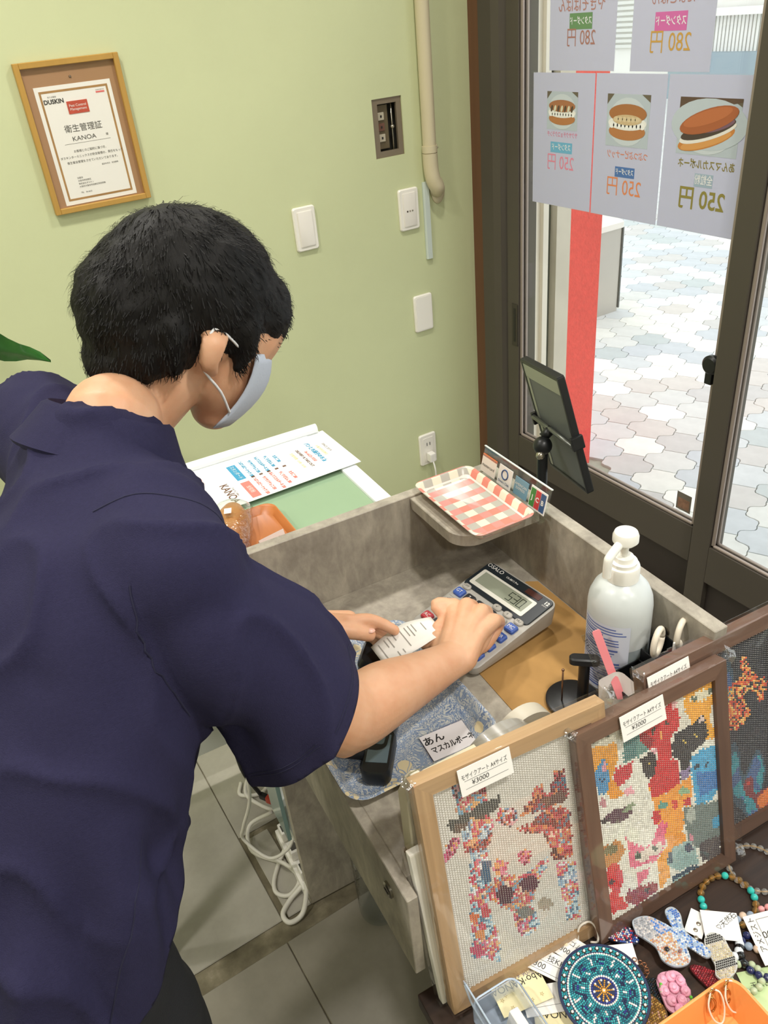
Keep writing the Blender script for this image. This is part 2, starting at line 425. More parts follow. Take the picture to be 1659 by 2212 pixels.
near.sort(key=lambda t: t[0])
far += near[300:]; near = near[:300]
def stone(p):
    h = mnoise.noise(Vector((p.x*1.1, p.y*1.1, 3.3)))
    k = random.random()
    if 2.5 < p.x < 3.6 and 2.2 < p.y < 3.3 and k < .55: return 4 if k < .35 else 3
    return random.choice((0, 1, 2, 5, 6, 8, 2, 1) if h < 0.1 else (0, 3, 7, 4, 0, 5))
for _, p in near:
    o = link('paver', pmesh[stone(p)], None, pave, Matrix.Translation((p.x, p.y, 0)) @ Matrix.Rotation(ang, 4, 'Z'))
fm = MB(); ca, sa = math.cos(ang), math.sin(ang)
for _, p in far:
    if p.x > 11 or p.y > 11.5: continue
    fm.prism([(p.x+ca*x-sa*y, p.y+sa*x+ca*y) for x, y in ol], -.03, -.018)
fo = fm.build('far_pavers', mat('paver_stone_far', '#d3d5d4', .8, var=.10, vscale=4), pave); fo['kind'] = 'stuff'

# far side of the street: white building with a slatted balustrade on a blue-grey base
fb = thing('street_building', 'white building across the street with slatted railing', 'building', (0, 0, 0))
M_wb = mat('white_render', '#eceae4', .8)
MB().box(11.2, 11.8, 4.0, 20, -.1, 6).build('facade', M_wb, fb)
MB().box(10.7, 11.2, 5.0, 9.35, -.1, .58).build('base_wall', mat('blue_grey_base', '#93a3ac', .8), fb)
MB().box(10.75, 11.1, 5.0, 9.35, 1.02, 1.10).build('handrail', M_wb, fb)
sl = MB().box(-.012, .012, -.02, .02, .58, 1.02).mesh('slat'); sl.materials.append(M_wb)
for k in range(72): link('slat', sl, None, fb, Matrix.Translation((10.9, 5.05+k*.06, 0)))
for k in range(14):
    MB().box(11.15, 11.2, 10.1, 13.0, .62+k*.075, .665+k*.075).build('louvre', mat('louvre_white', '#dcdcd6', .6), fb)

# ------------------------------------------------------------------ things on the green wall
# framed certificate
cf = thing('certificate_frame', 'hygiene certificate in an ochre wooden frame on the green wall', 'picture frame', (.476, 2.13, 1.40))
M_ochre = mat('ochre_wood', '#b98f45', .45, var=.06, vscale=40, stretch=(1, 1, .1))
W2, H2 = .117, .1585
for (a, b, c, d) in ((-W2, -W2+.0125, -H2, H2), (W2-.0125, W2, -H2, H2), (-W2+.0125, W2-.0125, H2-.0125, H2), (-W2+.0125, W2-.0125, -H2, -H2+.0125)):
    MB().box(a, b, -.016, -.001, c, d, .0012, 1).build('frame_bar', M_ochre, cf)
MB().box(-W2+.012, W2-.012, -.006, -.002, -H2+.012, H2-.012).build('backing_board', mat('tan_backing', '#a9805a', .7), cf)
XZ = Matrix.Rotation(PI/2, 4, 'X')       # text plane facing -y
def ct(s, size, x, z, m, y=-.0072, **k): return text(s, size, m, paper_c, Matrix.Translation((x, y, z)) @ XZ, **k)
paper_c = MB().box(-.0865, .0865, -.0068, -.006, -.143, .108).build('paper', mat('certificate_paper', '#f3efe6', .6), cf)
gold = mat('gold_border', '#b98d58', .3, metal=.3, var=.2, vscale=9)
for (a, b, c, d) in ((-.078, -.0735, -.134, .099), (.0735, .078, -.134, .099), (-.0735, .0735, .0945, .099), (-.0735, .0735, -.134, -.1295)):
    MB().box(a, b, -.0071, -.0068, c, d).build('border_strip', gold, paper_c)
ink = mat('grey_ink', '#4a4640', .7); inkd = mat('dark_ink', '#2a2826', .7)
ct('DUSKIN', .0125, -.050, .0765, inkd, bold=.0004)
ct('祈りの経営', .004, -.052, .086, ink)
MB().box(.048, .068, -.0072, -.0068, .083, .0865).build('red_mark', mat('red_print', '#e2716c', .6), paper_c); ct('CLEAN SERVICE', .0028, .058, .089, ink)
pq = MB().box(-.0235, .0235, -.0078, -.0068, .0475, .0735).build('plaque', mat('red_plaque', '#c04a34', .45, var=.15, vscale=40), paper_c)
wi = mat('white_ink', '#f4efe8', .6)
ct('Pest Control\nManagement', .0075, 0, .0605, wi, y=-.0081)
ct('衛生管理証', .0175, 0, .017, ink); ct('KANOA', .0135, -.004, -.004, ink, sx=1.15); ct('様', .006, .050, -.004, ink)
MB().box(-.052, .056, -.0071, -.0068, -.0135, -.013).build('rule', ink, paper_c)
for k, s in enumerate(['お客様とのご契約に基づき、', 'ダスキンターミニックスが防虫管理の、責任をもって', '衛生害虫管理をさせていただいております。']): ct(s, .0062, .004, -.030-.0115*k, ink)
ct('認定年月日　有効期限', .004, .040, -.066, ink)
for k, s in enumerate(['加盟店', '大阪市阿倍野区', '株式会社ダスキン', '大阪府大阪市阿倍野区阿倍野筋', '', 'TEL　06-6625']): 
    if s: ct(s, .0045, -.045, -.087-.0065*k, ink, align='LEFT')
MB().sphere((0, -.006, .122), .003, 8, 6).build('hook_pin', mat('steel_pin', '#8a7a68', .3, metal=.8), cf)
MB().quad((-W2+.0125, -.0095, -H2+.0125), (W2-.0125, -.0095, -H2+.0125), (W2-.0125, -.0095, H2-.0125), (-W2+.0125, -.0095, H2-.0125)).build('glazing', film_mat('frame_glazing', (1, 1, 1), .01, .05), cf)

# switch plates
def wall_plate(name, label, cat, x, z, group=None):
    p = thing(name, label, cat, (x, 2.13, z), group=group)
    rr = lambda w_, h_, r_, y: [(a, y, b) for a, b in rrect(w_, h_, r_)]
    MB().loft([rr(.070, .120, .008, -.0005), rr(.070, .120, .008, -.005), rr(.064, .114, .006, -.0085)]).build('cover_plate', M_plate, p, smooth=True, ang=35)
    return p, rr
p1, rr = wall_plate('wall_switch', 'white rocker light switch left on the green wall', 'light switch', 1.008, 1.081)
MB().loft([rr(.046, .096, .002, -.008), rr(.046, .096, .002, -.0105), rr(.042, .092, .002, -.0115)]).build('rocker', mat('rocker_white', '#ece6dc', .35), p1, smooth=True, ang=35)
p2, rr = wall_plate('wall_switch', 'white switch plate with three small indicator dots beside the conduit', 'light switch', 1.357, 1.068)
MB().loft([rr(.044, .096, .002, -.008), rr(.044, .096, .002, -.0105), rr(.041, .093, .002, -.0112)]).build('rocker', mat('rocker_white', '#ece6dc', .35), p2, smooth=True, ang=35)
for k, c in enumerate(('#4d4036', '#9a8f7f', '#8f8a7a')): MB().box(-.012+k*.009, -.007+k*.009, -.012, -.0105, -.006, -.0015).build('indicator', mat('ind%d' % k, c, .5), p2)
p3, rr = wall_plate('blank_plate', 'blank white cover plate below the flat cable duct', 'cover plate', 1.385, .741)
MB().loft([rr(.058, .108, .006, -.008), rr(.058, .108, .006, -.0095)]).build('insert', M_plate, p3, smooth=True, ang=35)
p4, rr = wall_plate('wall_outlet', 'white double wall outlet low beside the door post', 'outlet', 1.366, .248)
MB().loft([rr(.042, .092, .002, -.008), rr(.042, .092, .002, -.010)]).build('insert', M_plate, p4, smooth=True, ang=35)
for z in (.022, -.022):
    for x in (-.006, .006): MB().box(x-.0012, x+.0012, -.0106, -.0098, z-.006, z+.006).build('slot', M_dark, p4)
pg = thing('power_plug', 'white plug and cord in the low wall outlet', 'plug', (1.366, 2.119, .224))
MB().box(-.012, .012, -.026, -.0005, -.016, .016, .004).build('body', mat('plug_white', '#f3efe8', .4), pg)
MB().tube(spline([(0, -.022, -.012), (0, -.034, -.045), (.004, -.03, -.10), (.02, -.02, -.2), (.03, -.02, -.215)]), .003).build('cord', mat('plug_white', '#f3efe8', .4), pg, smooth=True)

# recessed terminal panel in the wall opening
rp_ = thing('recessed_panel', 'old brown terminal panel recessed into the green wall', 'electrical panel', (1.311, 2.13, 1.2985))
M_brz = mat('aged_bronze', '#6d6047', .45, metal=.4)
fr = MB()
for (a, b, c, d) in ((-.0488, -.030, -.0763, .0763), (.032, .0488, -.0763, .0763), (-.030, .032, .062, .0763), (-.030, .032, -.0763, -.060)): fr.box(a, b, .004, .012, c, d)
fr.build('metal_frame', mat('worn_metal', '#8b7d68', .4, metal=.5), rp_)
MB().box(-.0485, .0485, .034, .044, -.076, .076).build('back_box', M_dark, rp_)
MB().box(-.0485, .010, .018, .022, -.055, .058).build('switch_plate', M_brz, rp_)
for k, (z, c) in enumerate(((.030, '#b7ad98'), (.002, '#6b4636'), (-.026, '#b7ad98'))):
    s_ = MB().box(-.024, -.004, .0135, .018, z-.010, z+.010, .001, 1).build('toggle', mat('toggle%d' % (k % 2), c, .4), rp_)
    MB().box(-.017, -.012, .0125, .0136, z-.003, z+.003).build('mark', M_dark, s_)
MB().tube([(.022, .016, .07), (.022, .016, -.07)], .0022).build('rod', mat('bright_metal', '#b8b0a0', .25, metal=.9), rp_, smooth=True)
MB().sphere((.020, .012, 0), .006).build('thumb_nut', mat('bright_metal', '#b8b0a0', .25, metal=.9), rp_, smooth=True)

# conduit pipe with wall bracket and elbow; flat duct below
cp = thing('conduit_pipe', 'beige conduit pipe running down the green wall into an elbow', 'pipe', (1.432, 2.13, 0))
M_pipe = mat('beige_pipe', '#cfc3a3', .4)
MB().tube([(0, -.022, 2.45), (0, -.022, 1.25), (0, -.022, 1.205)], .020, 18).build('pipe', M_pipe, cp, smooth=True, ang=50)
MB().tube(spline([(0, -.022, 1.215), (.001, -.022, 1.175), (.006, -.024, 1.14), (.020, -.022, 1.115), (.03, .0, 1.105)], 5), [.0225]*21, 18).build('elbow', M_pipe, cp, smooth=True, ang=50)
MB().lathe([(.0, 0), (.040, 0), (.040, .004), (.034, .010), (.024, .012), (0, .012)], 28).build('rosette', M_pipe, cp, T(.034, -.0005, 1.105, 0, PI/2) @ Matrix.Diagonal((.62, 1., 1., 1.)), smooth=True, ang=40)
bk = MB().tube([(0, -.022, 1.235), (0, -.022, 1.217)], .0228, 18).build('clip_band', M_pipe, cp, smooth=True, ang=50)
MB().box(.018, .030, -.020, -.0005, 1.216, 1.236, .002, 1).build('clip_tab', M_pipe, cp)
MB().sphere((.027, -.022, 1.226), .003, 8, 6).build('screw', mat('bright_metal', '#b8b0a0', .25, metal=.9), cp)
fd = thing('cable_duct', 'flat pale grey cable duct below the conduit elbow', 'cable duct', (1.422, 2.13, 0))
MB().prism([(-.011, -.0005), (.011, -.0005), (.011, -.006), (.008, -.010), (-.008, -.010), (-.011, -.006)], .908, 1.135).build('cover', mat('pale_duct', '#c9d3cb', .4), fd)

# plant with broad leaves at the left edge, by the wall
pt = thing('potted_plant', 'broad-leaved green pot plant at the left edge by the wall', 'plant', (-.10, 1.78, 0))
M_leaf = ramp_mat('leaf_green', [(.3, '#1d4a1c'), (.55, '#2f6a28'), (.75, '#4c8a38')], 6, rough=.3, coat=.3)
MB().lathe([(.0, 0), (.12, 0), (.15, .26), (.16, .28), (.145, .28), (.13, .25), (0, .25)], 28).build('pot', mat('clay_pot', '#d8d0c2', .7), pt, smooth=True, ang=40)
MB().tube(spline([(0, 0, .24), (.02, -.01, .6), (.0, .0, .95), (.03, -.02, 1.12)]), .014).build('stem', mat('stem_brown', '#6b5a3a', .7), pt, smooth=True)
def leaf(base, tip, wid, droop, roll, vein=True):
    base = Vector(base); tip = Vector(tip); ax = tip-base; side = ax.cross(Vector((0, 0, 1))).normalized(); upv = side.cross(ax).normalized()
    side = side*math.cos(roll)+upv*math.sin(roll); upv = side.cross(ax).normalized()
    rows = []
    for i in range(15):
        t = i/14; wv = wid*(math.sin(PI*min(1, t**.8))**.75)*(1-.25*t); c = base+ax*t+upv*(droop*math.sin(PI*t))
        rows.append([c+side*(s_*wv)+upv*(abs(s_)*wv*.28+.006*math.sin(t*19+s_*3)*abs(s_)) for s_ in (-1, -.6, -.2, 0, .2, .6, 1)])
    return MB().loft(rows, False, False, closed=False)
for b, t, wv, dr, ro in (((.03, -.06, 1.155), (.295, -.08, 1.044), .048, .018, 1.15), ((.0, -.04, 1.09), (.190, -.08, .985), .036, .02, 1.1), ((0, 0, 1.05), (-.30, .02, 1.12), .06, .05, .2), ((0, 0, .95), (-.12, -.26, 1.02), .06, .05, 0), ((.02, 0, 1.12), (.02, .16, 1.38), .055, .03, .3), ((0, 0, 1.1), (-.16, -.08, 1.36), .055, .04, -.3)):
    lo_ = leaf(b, t, wv, dr, ro).build('leaf', M_leaf, pt, smooth=True)
    MB().tube([b, Vector(b)*.5+Vector(t)*.5, t], [.003, .002, .0008]).build('midrib', mat('midrib_green', '#7fae55', .4), lo_) if False else None

# ------------------------------------------------------------------ counter
M_conc = ramp_mat('concrete_laminate', [(.25, "#857d70"), (.45, "#9c9487"), (.6, "#aea697"), (.78, "#c2baab")], 16, stretch=(1, 1, .6), rough=.55, distortion=.3, nrough=.7, second=(70, (1, 1, .35), .13), bump=.06)
M_concedge = ramp_mat('concrete_edge', [(.25, '#7b7568'), (.5, '#9d978a'), (.75, '#bcb6a8')], 26, stretch=(.35, 1, 1), rough=.55, second=(80, (.3, 1, 1), .12))
ct_ = thing('service_counter', 'grey concrete-look service counter with raised back and side panels', 'counter', CL(0, 0, 0), TH)
UL, VF = -.454, -.508
MB().box(UL, .022, VF, .0, .735, ZW, .001, 1).build('worktop', M_conc, ct_)
MB().box(UL-.012, .022, 0., .02, .0, .905, .001, 1).build('back_panel', M_conc, ct_)
MB().box(0., .022, VF, 0., ZW, .905, .001, 1).build('side_panel', M_conc, ct_)
MB().box(.002, .022, VF, 0., 0., .735, .001, 1).build('end_panel', M_conc, ct_)
MB().box(UL-.014, UL, -.535, -.001, .61, ZW, .001, 1).build('apron', M_conc, ct_)
shp = [(-.150, -.001), (-.150, -.105)] + [(-.150+.04*(1-math.cos(R(a))), -.115-.04*math.sin(R(a))) for a in range(10, 91, 10)] + [(-.001, -.155), (-.001, -.001)]
MB().prism(shp, .882, .902, .0012).build('corner_shelf', M_conc, ct_)
for (v_, z_) in ((-.372, .852), (-.432, .852)):
    hh = MB().lathe([(.0045, 0), (.006, 0), (.006, .0015), (.0045, .0018)], 16, cap0=False, cap1=False).build('bolt_sleeve', mat('bolt_brass', '#6a5f4e', .35, metal=.7), ct_, T(0, v_, z_, 0, 0, -PI/2))
    MB().lathe([(.0, .0004), (.0045, .0004)], 16, cap0=False, cap1=False).build('hole', M_dark, ct_, T(0, v_, z_, 0, 0, -PI/2))
lk = MB().lathe([(0, 0), (.0105, 0), (.0105, .003), (.008, .0045), (0, .0045)], 24).build('drawer_lock', mat('lock_chrome', '#9a9488', .25, metal=.9), ct_, T(UL-.014, -.487, .72, 0, 0, -PI/2), smooth=True, ang=30)
MB().box(-.0012, .0012, -.005, .005, .0046, .0052).build('keyhole', M_dark, lk)

# dark wooden display table in front of the counter
tb = thing('display_table', 'dark brown wooden display table in front of the counter', 'table', CL(0, 0, 0), TH)
M_dwood = ramp_mat('dark_walnut_top', [(.2, '#1c120d'), (.45, '#2c1d15'), (.6, '#382619'), (.8, '#4d3a2b')], 14, stretch=(.05, 1, 1), rough=.45, distortion=.4, second=(120, (.03, 1, 1), .35), bump=.05, coat=.15)
MB().box(-.470, .46, -1.02, -.535, ZT-.028, ZT, .002).build('table_top', M_dwood, tb)
for (a, b) in ((-.45, -.56), (.42, -.56), (-.45, -.98), (.42, -.98)): MB().box(a-.014, a+.014, b-.014, b+.014, 0, ZT-.028, .002, 1).build('leg', M_black, tb)
MB().box(-.45, .42, -.57, -.55, ZT-.068, ZT-.03).build('apron', M_black, tb); MB().box(-.46, -.44, -.97, -.57, ZT-.068, ZT-.03).build('side_rail', M_black, tb)

# white bread showcase with green glass behind the counter
sc_ = thing('bread_showcase', 'low white framed showcase with green glass top behind the counter', 'showcase', CL(0, 0, 0), TH)
M_case = mat('case_white', '#eef1f0', .35)
M_gtop = mat('green_glass', '#8fa98a', .12, spec=.5, coat=.4, var=.03, vscale=5)
X0, X1, Y0, Y1, ZS = -.80, -.135, .03, .43, .85
MB().box(X1-.032, X1, Y0, Y1, ZS-.03, ZS, .004).build('frame_bar', M_case, sc_)
MB().box(X0, X0+.032, Y0, Y1, ZS-.03, ZS, .004).build('frame_bar', M_case, sc_)
MB().box(X0+.032, X1-.032, Y1-.04, Y1, ZS-.03, ZS+.006, .004).build('frame_bar', M_case, sc_)
MB().box(X0+.032, X1-.032, Y0, Y0+.02, ZS-.03, ZS, .004).build('frame_bar', M_case, sc_)
MB().tube([(X0+.03, Y1-.012, ZS+.012), (X1-.008, Y1-.012, ZS+.012)], .010, 14).build('rear_rail', M_case, sc_, smooth=True, ang=40)
MB().box(X0+.032, X1-.032, Y0+.02, Y1-.04, ZS-.012, ZS-.006).build('glass_top', M_gtop, sc_)
M_teal = mat('teal_glass', '#86a5a3', .15, coat=.4)
MB().box(X1-.02, X1-.012, Y0+.02, Y1-.02, .15, ZS-.03).build('side_glass', M_teal, sc_)
MB().box(-.475, -.467, Y0+.005, Y0+.10, .18, ZS-.03).build('door_glass', M_teal, sc_)
MB().box(-.46, X1-.02, Y0+.02, Y1-.02, .15, .17).build('bottom_shelf', M_case, sc_)
MB().box(-.46, X1-.02, Y0+.02, Y1-.02, .5, .508).build('middle_shelf', M_case, sc_)
MB().box(X0, X1, Y1-.02, Y1-.01, .12, ZS-.03).build('rear_panel', M_case, sc_)
for a in (X0+.015, X1-.015):
    for b in (Y0+.015, Y1-.015): MB().box(a-.014, a+.014, b-.014, b+.014, 0, ZS-.03, .002, 1).build('post', M_case, sc_)

# ------------------------------------------------------------------ person
def limb(mb, pts, radii, n=20, sub=6, flat=None, cap=True):
    """tapering tube through the points with round ends; a radius may be (side, up)"""
    P = spline(pts, sub); rr = [(r if isinstance(r, tuple) else (r, r)) for r in radii]
    rr = [Vector((a, b, 0)) for a, b in rr]
    RR = [Vector((max(.0005, q.x), max(.0005, q.y))) for q in spline(rr, sub)]
    if cap:
        d0 = (P[0]-P[1]).normalized(); d1 = (P[-1]-P[-2]).normalized(); r0, r1 = RR[0].copy(), RR[-1].copy(); a0, a1 = P[0].copy(), P[-1].copy()
        for a in (30, 55, 75):
            P.insert(0, a0+d0*min(r0)*math.sin(R(a))); RR.insert(0, r0*math.cos(R(a)))
            P.append(a1+d1*min(r1)*math.sin(R(a))); RR.append(r1*math.cos(R(a)))
    mb.tube(P, [(q.x, q.y) for q in RR], n, True, flat); return mb

def remesh(mb, voxel, it=6, fac=.5, name='m'):
    me = mb.mesh(name); o = bpy.data.objects.new('tmp', me); C.objects.link(o)
    md = o.modifiers.new('r', 'REMESH'); md.mode = 'VOXEL'; md.voxel_size = voxel; md.use_smooth_shade = True
    if it:
        s = o.modifiers.new('s', 'SMOOTH'); s.factor = fac; s.iterations = it
    dg = bpy.context.evaluated_depsgraph_get(); dg.update()
    out = bpy.data.meshes.new_from_object(o.evaluated_get(dg)); out.name = name
    bpy.data.objects.remove(o); bpy.data.meshes.remove(me)
    return out

def verts_of(me):
    a = np.empty(len(me.vertices)*3, np.float64); me.vertices.foreach_get('co', a); return a.reshape(-1, 3)
def normals_of(me):
    a = np.empty(len(me.vertices)*3, np.float64); me.vertices.foreach_get('normal', a); return a.reshape(-1, 3)
def set_verts(me, a): me.vertices.foreach_set('co', a.ravel()); me.update()
def join(meshes, name):
    bm = bmesh.new()
    for m_ in meshes: bm.from_mesh(m_)
    me = bpy.data.meshes.new(name); bm.to_mesh(me); bm.free(); return me

M_skin = mat('skin', '#ddae8c', .5, sss=.25, col2='#d39c78', vscale=22, bump=.10, bscale=380, detail=3)
M_navy = mat('navy_cotton', '#292742', .9, spec=.2, var=.08, vscale=300, bump=.35, bscale=900)
M_navyd = mat('navy_seam', '#1c1b36', .9)
M_hair = mat('black_hair', '#100e0d', .6, spec=.25, bump=.4, bscale=260, stretch=(1, 1, .25))
M_mask = mat('pale_blue_mask', '#bcc4d2', .8, bump=.2, bscale=300)
M_pants = mat('black_trousers', '#131418', .8, bump=.3, bscale=500)

ps = thing('person', 'person in navy short-sleeved polo shirt and face mask bending over the counter', 'person', (-.10, .66, 0))
PO = Vector((-.10, .66, 0)); PM = Matrix.Translation(-PO)

# skeleton (world)
HC = Vector((.262, .906, 1.305)); HF = Vector((.86, .10, -.42)).normalized(); HRt = HF.cross(Vector((.1, .0, 1))).normalized(); HU = HRt.cross(HF).normalized()
def hd(f, r, u): return HC+HF*f+HRt*r+HU*u
NB = Vector((.118, .820, 1.215)); RS = Vector((.122, .625, 1.185)); LS = Vector((.075, .985, 1.205))
RE = Vector((.262, .628, .885)); RW = Vector((.460, .683, .832))
LE = Vector((.185, .915, .93)); LW = Vector((.308, .842, .862))

# --- head and neck
hb = MB()
limb(hb, [hd(-.045, 0, .012), hd(-.015, 0, .022), hd(.03, 0, .022), hd(.06, 0, .010)], [(.070, .082), (.078, .092), (.074, .088), (.062, .072)], 24, flat=HU)
limb(hb, [hd(.028, 0, -.01), hd(.045, 0, -.06), hd(.055, 0, -.098)], [(.062, .055), (.054, .046), (.034, .026)], 20, flat=HF)
limb(hb, [hd(-.02, 0, -.06), hd(-.055, .0, -.12), NB+Vector((.016, .012, .03)), NB+Vector((-.01, .0, -.04))], [.053, .050, .051, .050], 22)
limb(hb, [hd(.085, 0, .005), hd(.104, 0, -.022), hd(.098, 0, -.036)], [.008, .0115, .009], 10)
for sgn in (1, -1):
    limb(hb, [hd(.001, .076*sgn, .006), hd(-.010, .086*sgn, -.004), hd(-.010, .084*sgn, -.028), hd(.002, .076*sgn, -.040)], [(.006, .012), (.007, .015), (.006, .012), (.004, .008)], 10, 4, flat=HF)
    limb(hb, [hd(.074, .045*sgn, .012), hd(.084, .025*sgn, .014), hd(.082, .01*sgn, .012)], [.007, .008, .006], 8)
limb(hb, [hd(.082, -.02, -.062), hd(.088, 0, -.060), hd(.082, .02, -.062)], [.006, .008, .006], 8)
head_m = remesh(hb, .0032, 7, .5, 'head')

# --- hands and arms
def finger(mb, pts, r0, r1): limb(mb, pts, [r0+(r1-r0)*i/(len(pts)-1) for i in range(len(pts))], 12, 5)
rb = MB()
limb(rb, [RE+Vector((-.055, -.012, .10)), RE+Vector((-.018, -.008, .03)), RE+Vector((.012, .002, .0)), RE.lerp(RW, .30)+Vector((0, 0, .006)), RE.lerp(RW, .62)+Vector((0, 0, .002)), RE.lerp(RW, .9), RW],
     [(.046, .046), (.044, .046), (.041, .046), (.042, .043), (.034, .033), (.028, .024), (.028, .022)], 26, flat=(0, 0, 1))
limb(rb, [RE+Vector((-.012, -.012, -.018)), RE+Vector((.02, -.006, -.020))], [.020, .018], 14)
# right hand: closed loosely, back of the hand up, thumb and forefinger pinching the receipt
HNf = Vector((.80, .55, .10)).normalized(); HNs = Vector((.50, -.80, .0)).normalized()        # knuckle direction, towards the little finger
kn0 = RW+HNf*.082
K = [kn0+HNs*d+Vector((0, 0, z)) for d, z in ((-.030, .010), (-.010, .016), (.012, .012), (.031, .0))]
for k_, r_ in zip(K, (.0125, .013, .0125, .0115)):
    limb(rb, [RW+HNs*((k_-kn0).dot(HNs)*.45), RW.lerp(k_, .55)+Vector((0, 0, .004)), k_], [.017, .0155, r_], 14, 5)
limb(rb, [RW+Vector((0, 0, -.004)), RW.lerp(kn0, .5)+Vector((0, 0, -.010)), kn0+Vector((0, 0, -.014))], [(.024, .017), (.033, .018), (.034, .015)], 20, 5, flat=(0, 0, 1))
PINCH = Vector((.466, .738, .840))
finger(rb, [K[0], K[0]+Vector((-.022, .012, .006)), PINCH+Vector((.024, .010, .004)), PINCH+Vector((.006, .004, .0))], .0115, .0082)
finger(rb, [RW+HNs*-.018+Vector((.0, .006, -.004)), RW+HNs*-.034+HNf*.020+Vector((0, 0, -.006)), RW+HNs*-.056+HNf*.020+Vector((0, 0, -.006)), PINCH+Vector((-.002, -.010, -.004))], .016, .0092)
for i in (1, 2, 3):
    a = K[i]; b = a+HNf*.024+Vector((0, 0, -.026)); c = b+HNf*-.030+Vector((-.004, .008, -.014)); d = c+HNf*-.020+Vector((-.004, .006, .004))
    finger(rb, [a, b, c, d], (.0118, .0118, .0112, .0102)[i], .0082)
rarm_m = remesh(rb, .0021, 5, .5, 'arm')
# left arm and hand: fingers along the far side of the card terminal, thumb on top
lb = MB()
limb(lb, [LS+Vector((.03, .01, -.10)), LE+Vector((-.01, .0, .05)), LE, LE.lerp(LW, .35), LE.lerp(LW, .75), LW], [.046, .043, .042, (.040, .040), (.031, .029), (.027, .022)], 24, flat=(0, 0, 1))
lf = Vector((.85, -.50, -.08)).normalized(); ls = Vector((.30, .60, -.72)).normalized()
kl = LW+lf*.068
KL = [kl+ls*d for d in (-.022, -.004, .014, .030)]
for k_ in KL: limb(lb, [LW+ls*((k_-kl).dot(ls)*.5), LW.lerp(k_, .55), k_], [.017, .016, .0125], 14, 5)
limb(lb, [LW, LW.lerp(kl, .5), kl], [(.020, .020), (.026, .017), (.028, .013)], 18, 5, flat=(0, 0, 1))
finger(lb, [KL[0], KL[0]+lf*.030+Vector((.0, .008, -.002)), KL[0]+lf*.050+Vector((0, .008, -.010)), KL[0]+lf*.066+Vector((-.002, .004, -.018))], .0112, .0078)
finger(lb, [KL[1], KL[1]+lf*.034+Vector((.0, .004, -.014)), KL[1]+lf*.052+Vector((0, -.004, -.028)), KL[1]+lf*.058+Vector((0, -.016, -.034))], .0112, .008)
finger(lb, [KL[2], KL[2]+lf*.028+Vector((.0, .002, -.016)), KL[2]+lf*.040+Vector((0, -.010, -.026)), KL[2]+lf*.040+Vector((0, -.024, -.028))], .0108, .008)
finger(lb, [KL[3], KL[3]+lf*.020+Vector((.0, .0, -.012)), KL[3]+lf*.028+Vector((0, -.010, -.018)), KL[3]+lf*.026+Vector((0, -.022, -.018))], .0098, .0074)
finger(lb, [LW+Vector((.004, -.012, .004)), LW+lf*.024+Vector((.0, -.028, .012)), LW+lf*.054+Vector((.0, -.032, .010)), LW+lf*.082+Vector((.0, -.026, -.002))], .0165, .0100)
larm_m = remesh(lb, .0022, 5, .5, 'arm')
# --- trunk and legs under the clothes
tr = MB()
limb(tr, [NB+Vector((-.015, 0, -.06)), Vector((.03, .75, 1.08)), Vector((-.05, .69, .98)), Vector((-.11, .65, .88))], [(.05, .05), (.11, .07), (.11, .07), (.12, .08)], 24, flat=(1, 0, .6))
limb(tr, [RS, RS.lerp(RE, .5)+Vector((-.02, 0, 0)), RE+Vector((-.05, -.010, .09))], [.045, .045, .043], 16)
limb(tr, [LS, LS.lerp(LE, .5), LE+Vector((-.01, 0, .05))], [.045, .044, .042], 16)
for y in (.570, .720): limb(tr, [(-.12, y, .85), (-.10, y, .48), (-.12, y, .10)], [.065, .05, .04], 16)
trunk_m = remesh(tr, .009, 3, .5, 'trunk')
body = join([head_m, rarm_m, larm_m, trunk_m], 'body')
body.transform(PM); body.materials.clear(); link('body', body, M_skin, ps, smooth=True)
# finger nails that show
nm = mat('nail', '#e3b3a0', .25, coat=.3)
for c, d in ((LW+lf*.084+Vector((.0, -.0285, .0075)), lf),):
    MB().sphere((0, 0, 0), 1., 10, 6, (.0068, .0055, .0018)).build('nail', nm, ps, Matrix.Translation(c-PO) @ d.to_track_quat('X', 'Z').to_matrix().to_4x4(), smooth=True)
for s in (1, -1):
    MB().sphere(tuple(hd(.073, .031*s, .0)-PO), .0105, 12, 8).build('eye', mat('eye_white', '#efece6', .2), ps, smooth=True)
    MB().sphere(tuple(hd(.0806, .031*s, -.002)-PO), .0048, 10, 6).build('iris', mat('iris_dark', '#241a14', .2), ps, smooth=True)
    limb(MB(), [hd(.080, .048*s, .022)-PO, hd(.087, .03*s, .027)-PO, hd(.086, .014*s, .024)-PO], [.002, .003, .002], 6, 4).build('eyebrow', M_hair, ps)

# --- polo shirt
sb = MB()
limb(sb, [NB+Vector((.012, .010, .046)), NB+Vector((-.006, -.004, .006)), Vector((.070, .772, 1.13)), Vector((.008, .715, 1.03)), Vector((-.055, .672, .93)), Vector((-.095, .645, .84)), Vector((-.115, .632, .76))],
     [(.060, .057), (.086, .072), (.178, .118), (.182, .128), (.180, .130), (.186, .138), (.190, .142)], 34, 6, flat=(.8, .2, .55), cap=False)
limb(sb, [LS+Vector((0, .005, -.005)), NB+Vector((-.02, .06, -.045)), NB+Vector((-.010, -.06, -.045)), RS+Vector((-.010, .0, -.006))], [.066, .078, .080, .070], 20)
limb(sb, [RS+Vector((-.03, .03, -.012)), RS+Vector((.004, -.006, -.070)), RS.lerp(RE, .50)+Vector((-.012, -.018, .004)), RS.lerp(RE, .74)+Vector((-.026, -.022, -.004)), RS.lerp(RE, 1.02)+Vector((-.034, -.026, -.008))],
     [(.074, .074), (.082, .074), (.080, .074), (.085, .080), (.090, .086)], 28, flat=(.7, 0, .7), cap=False)
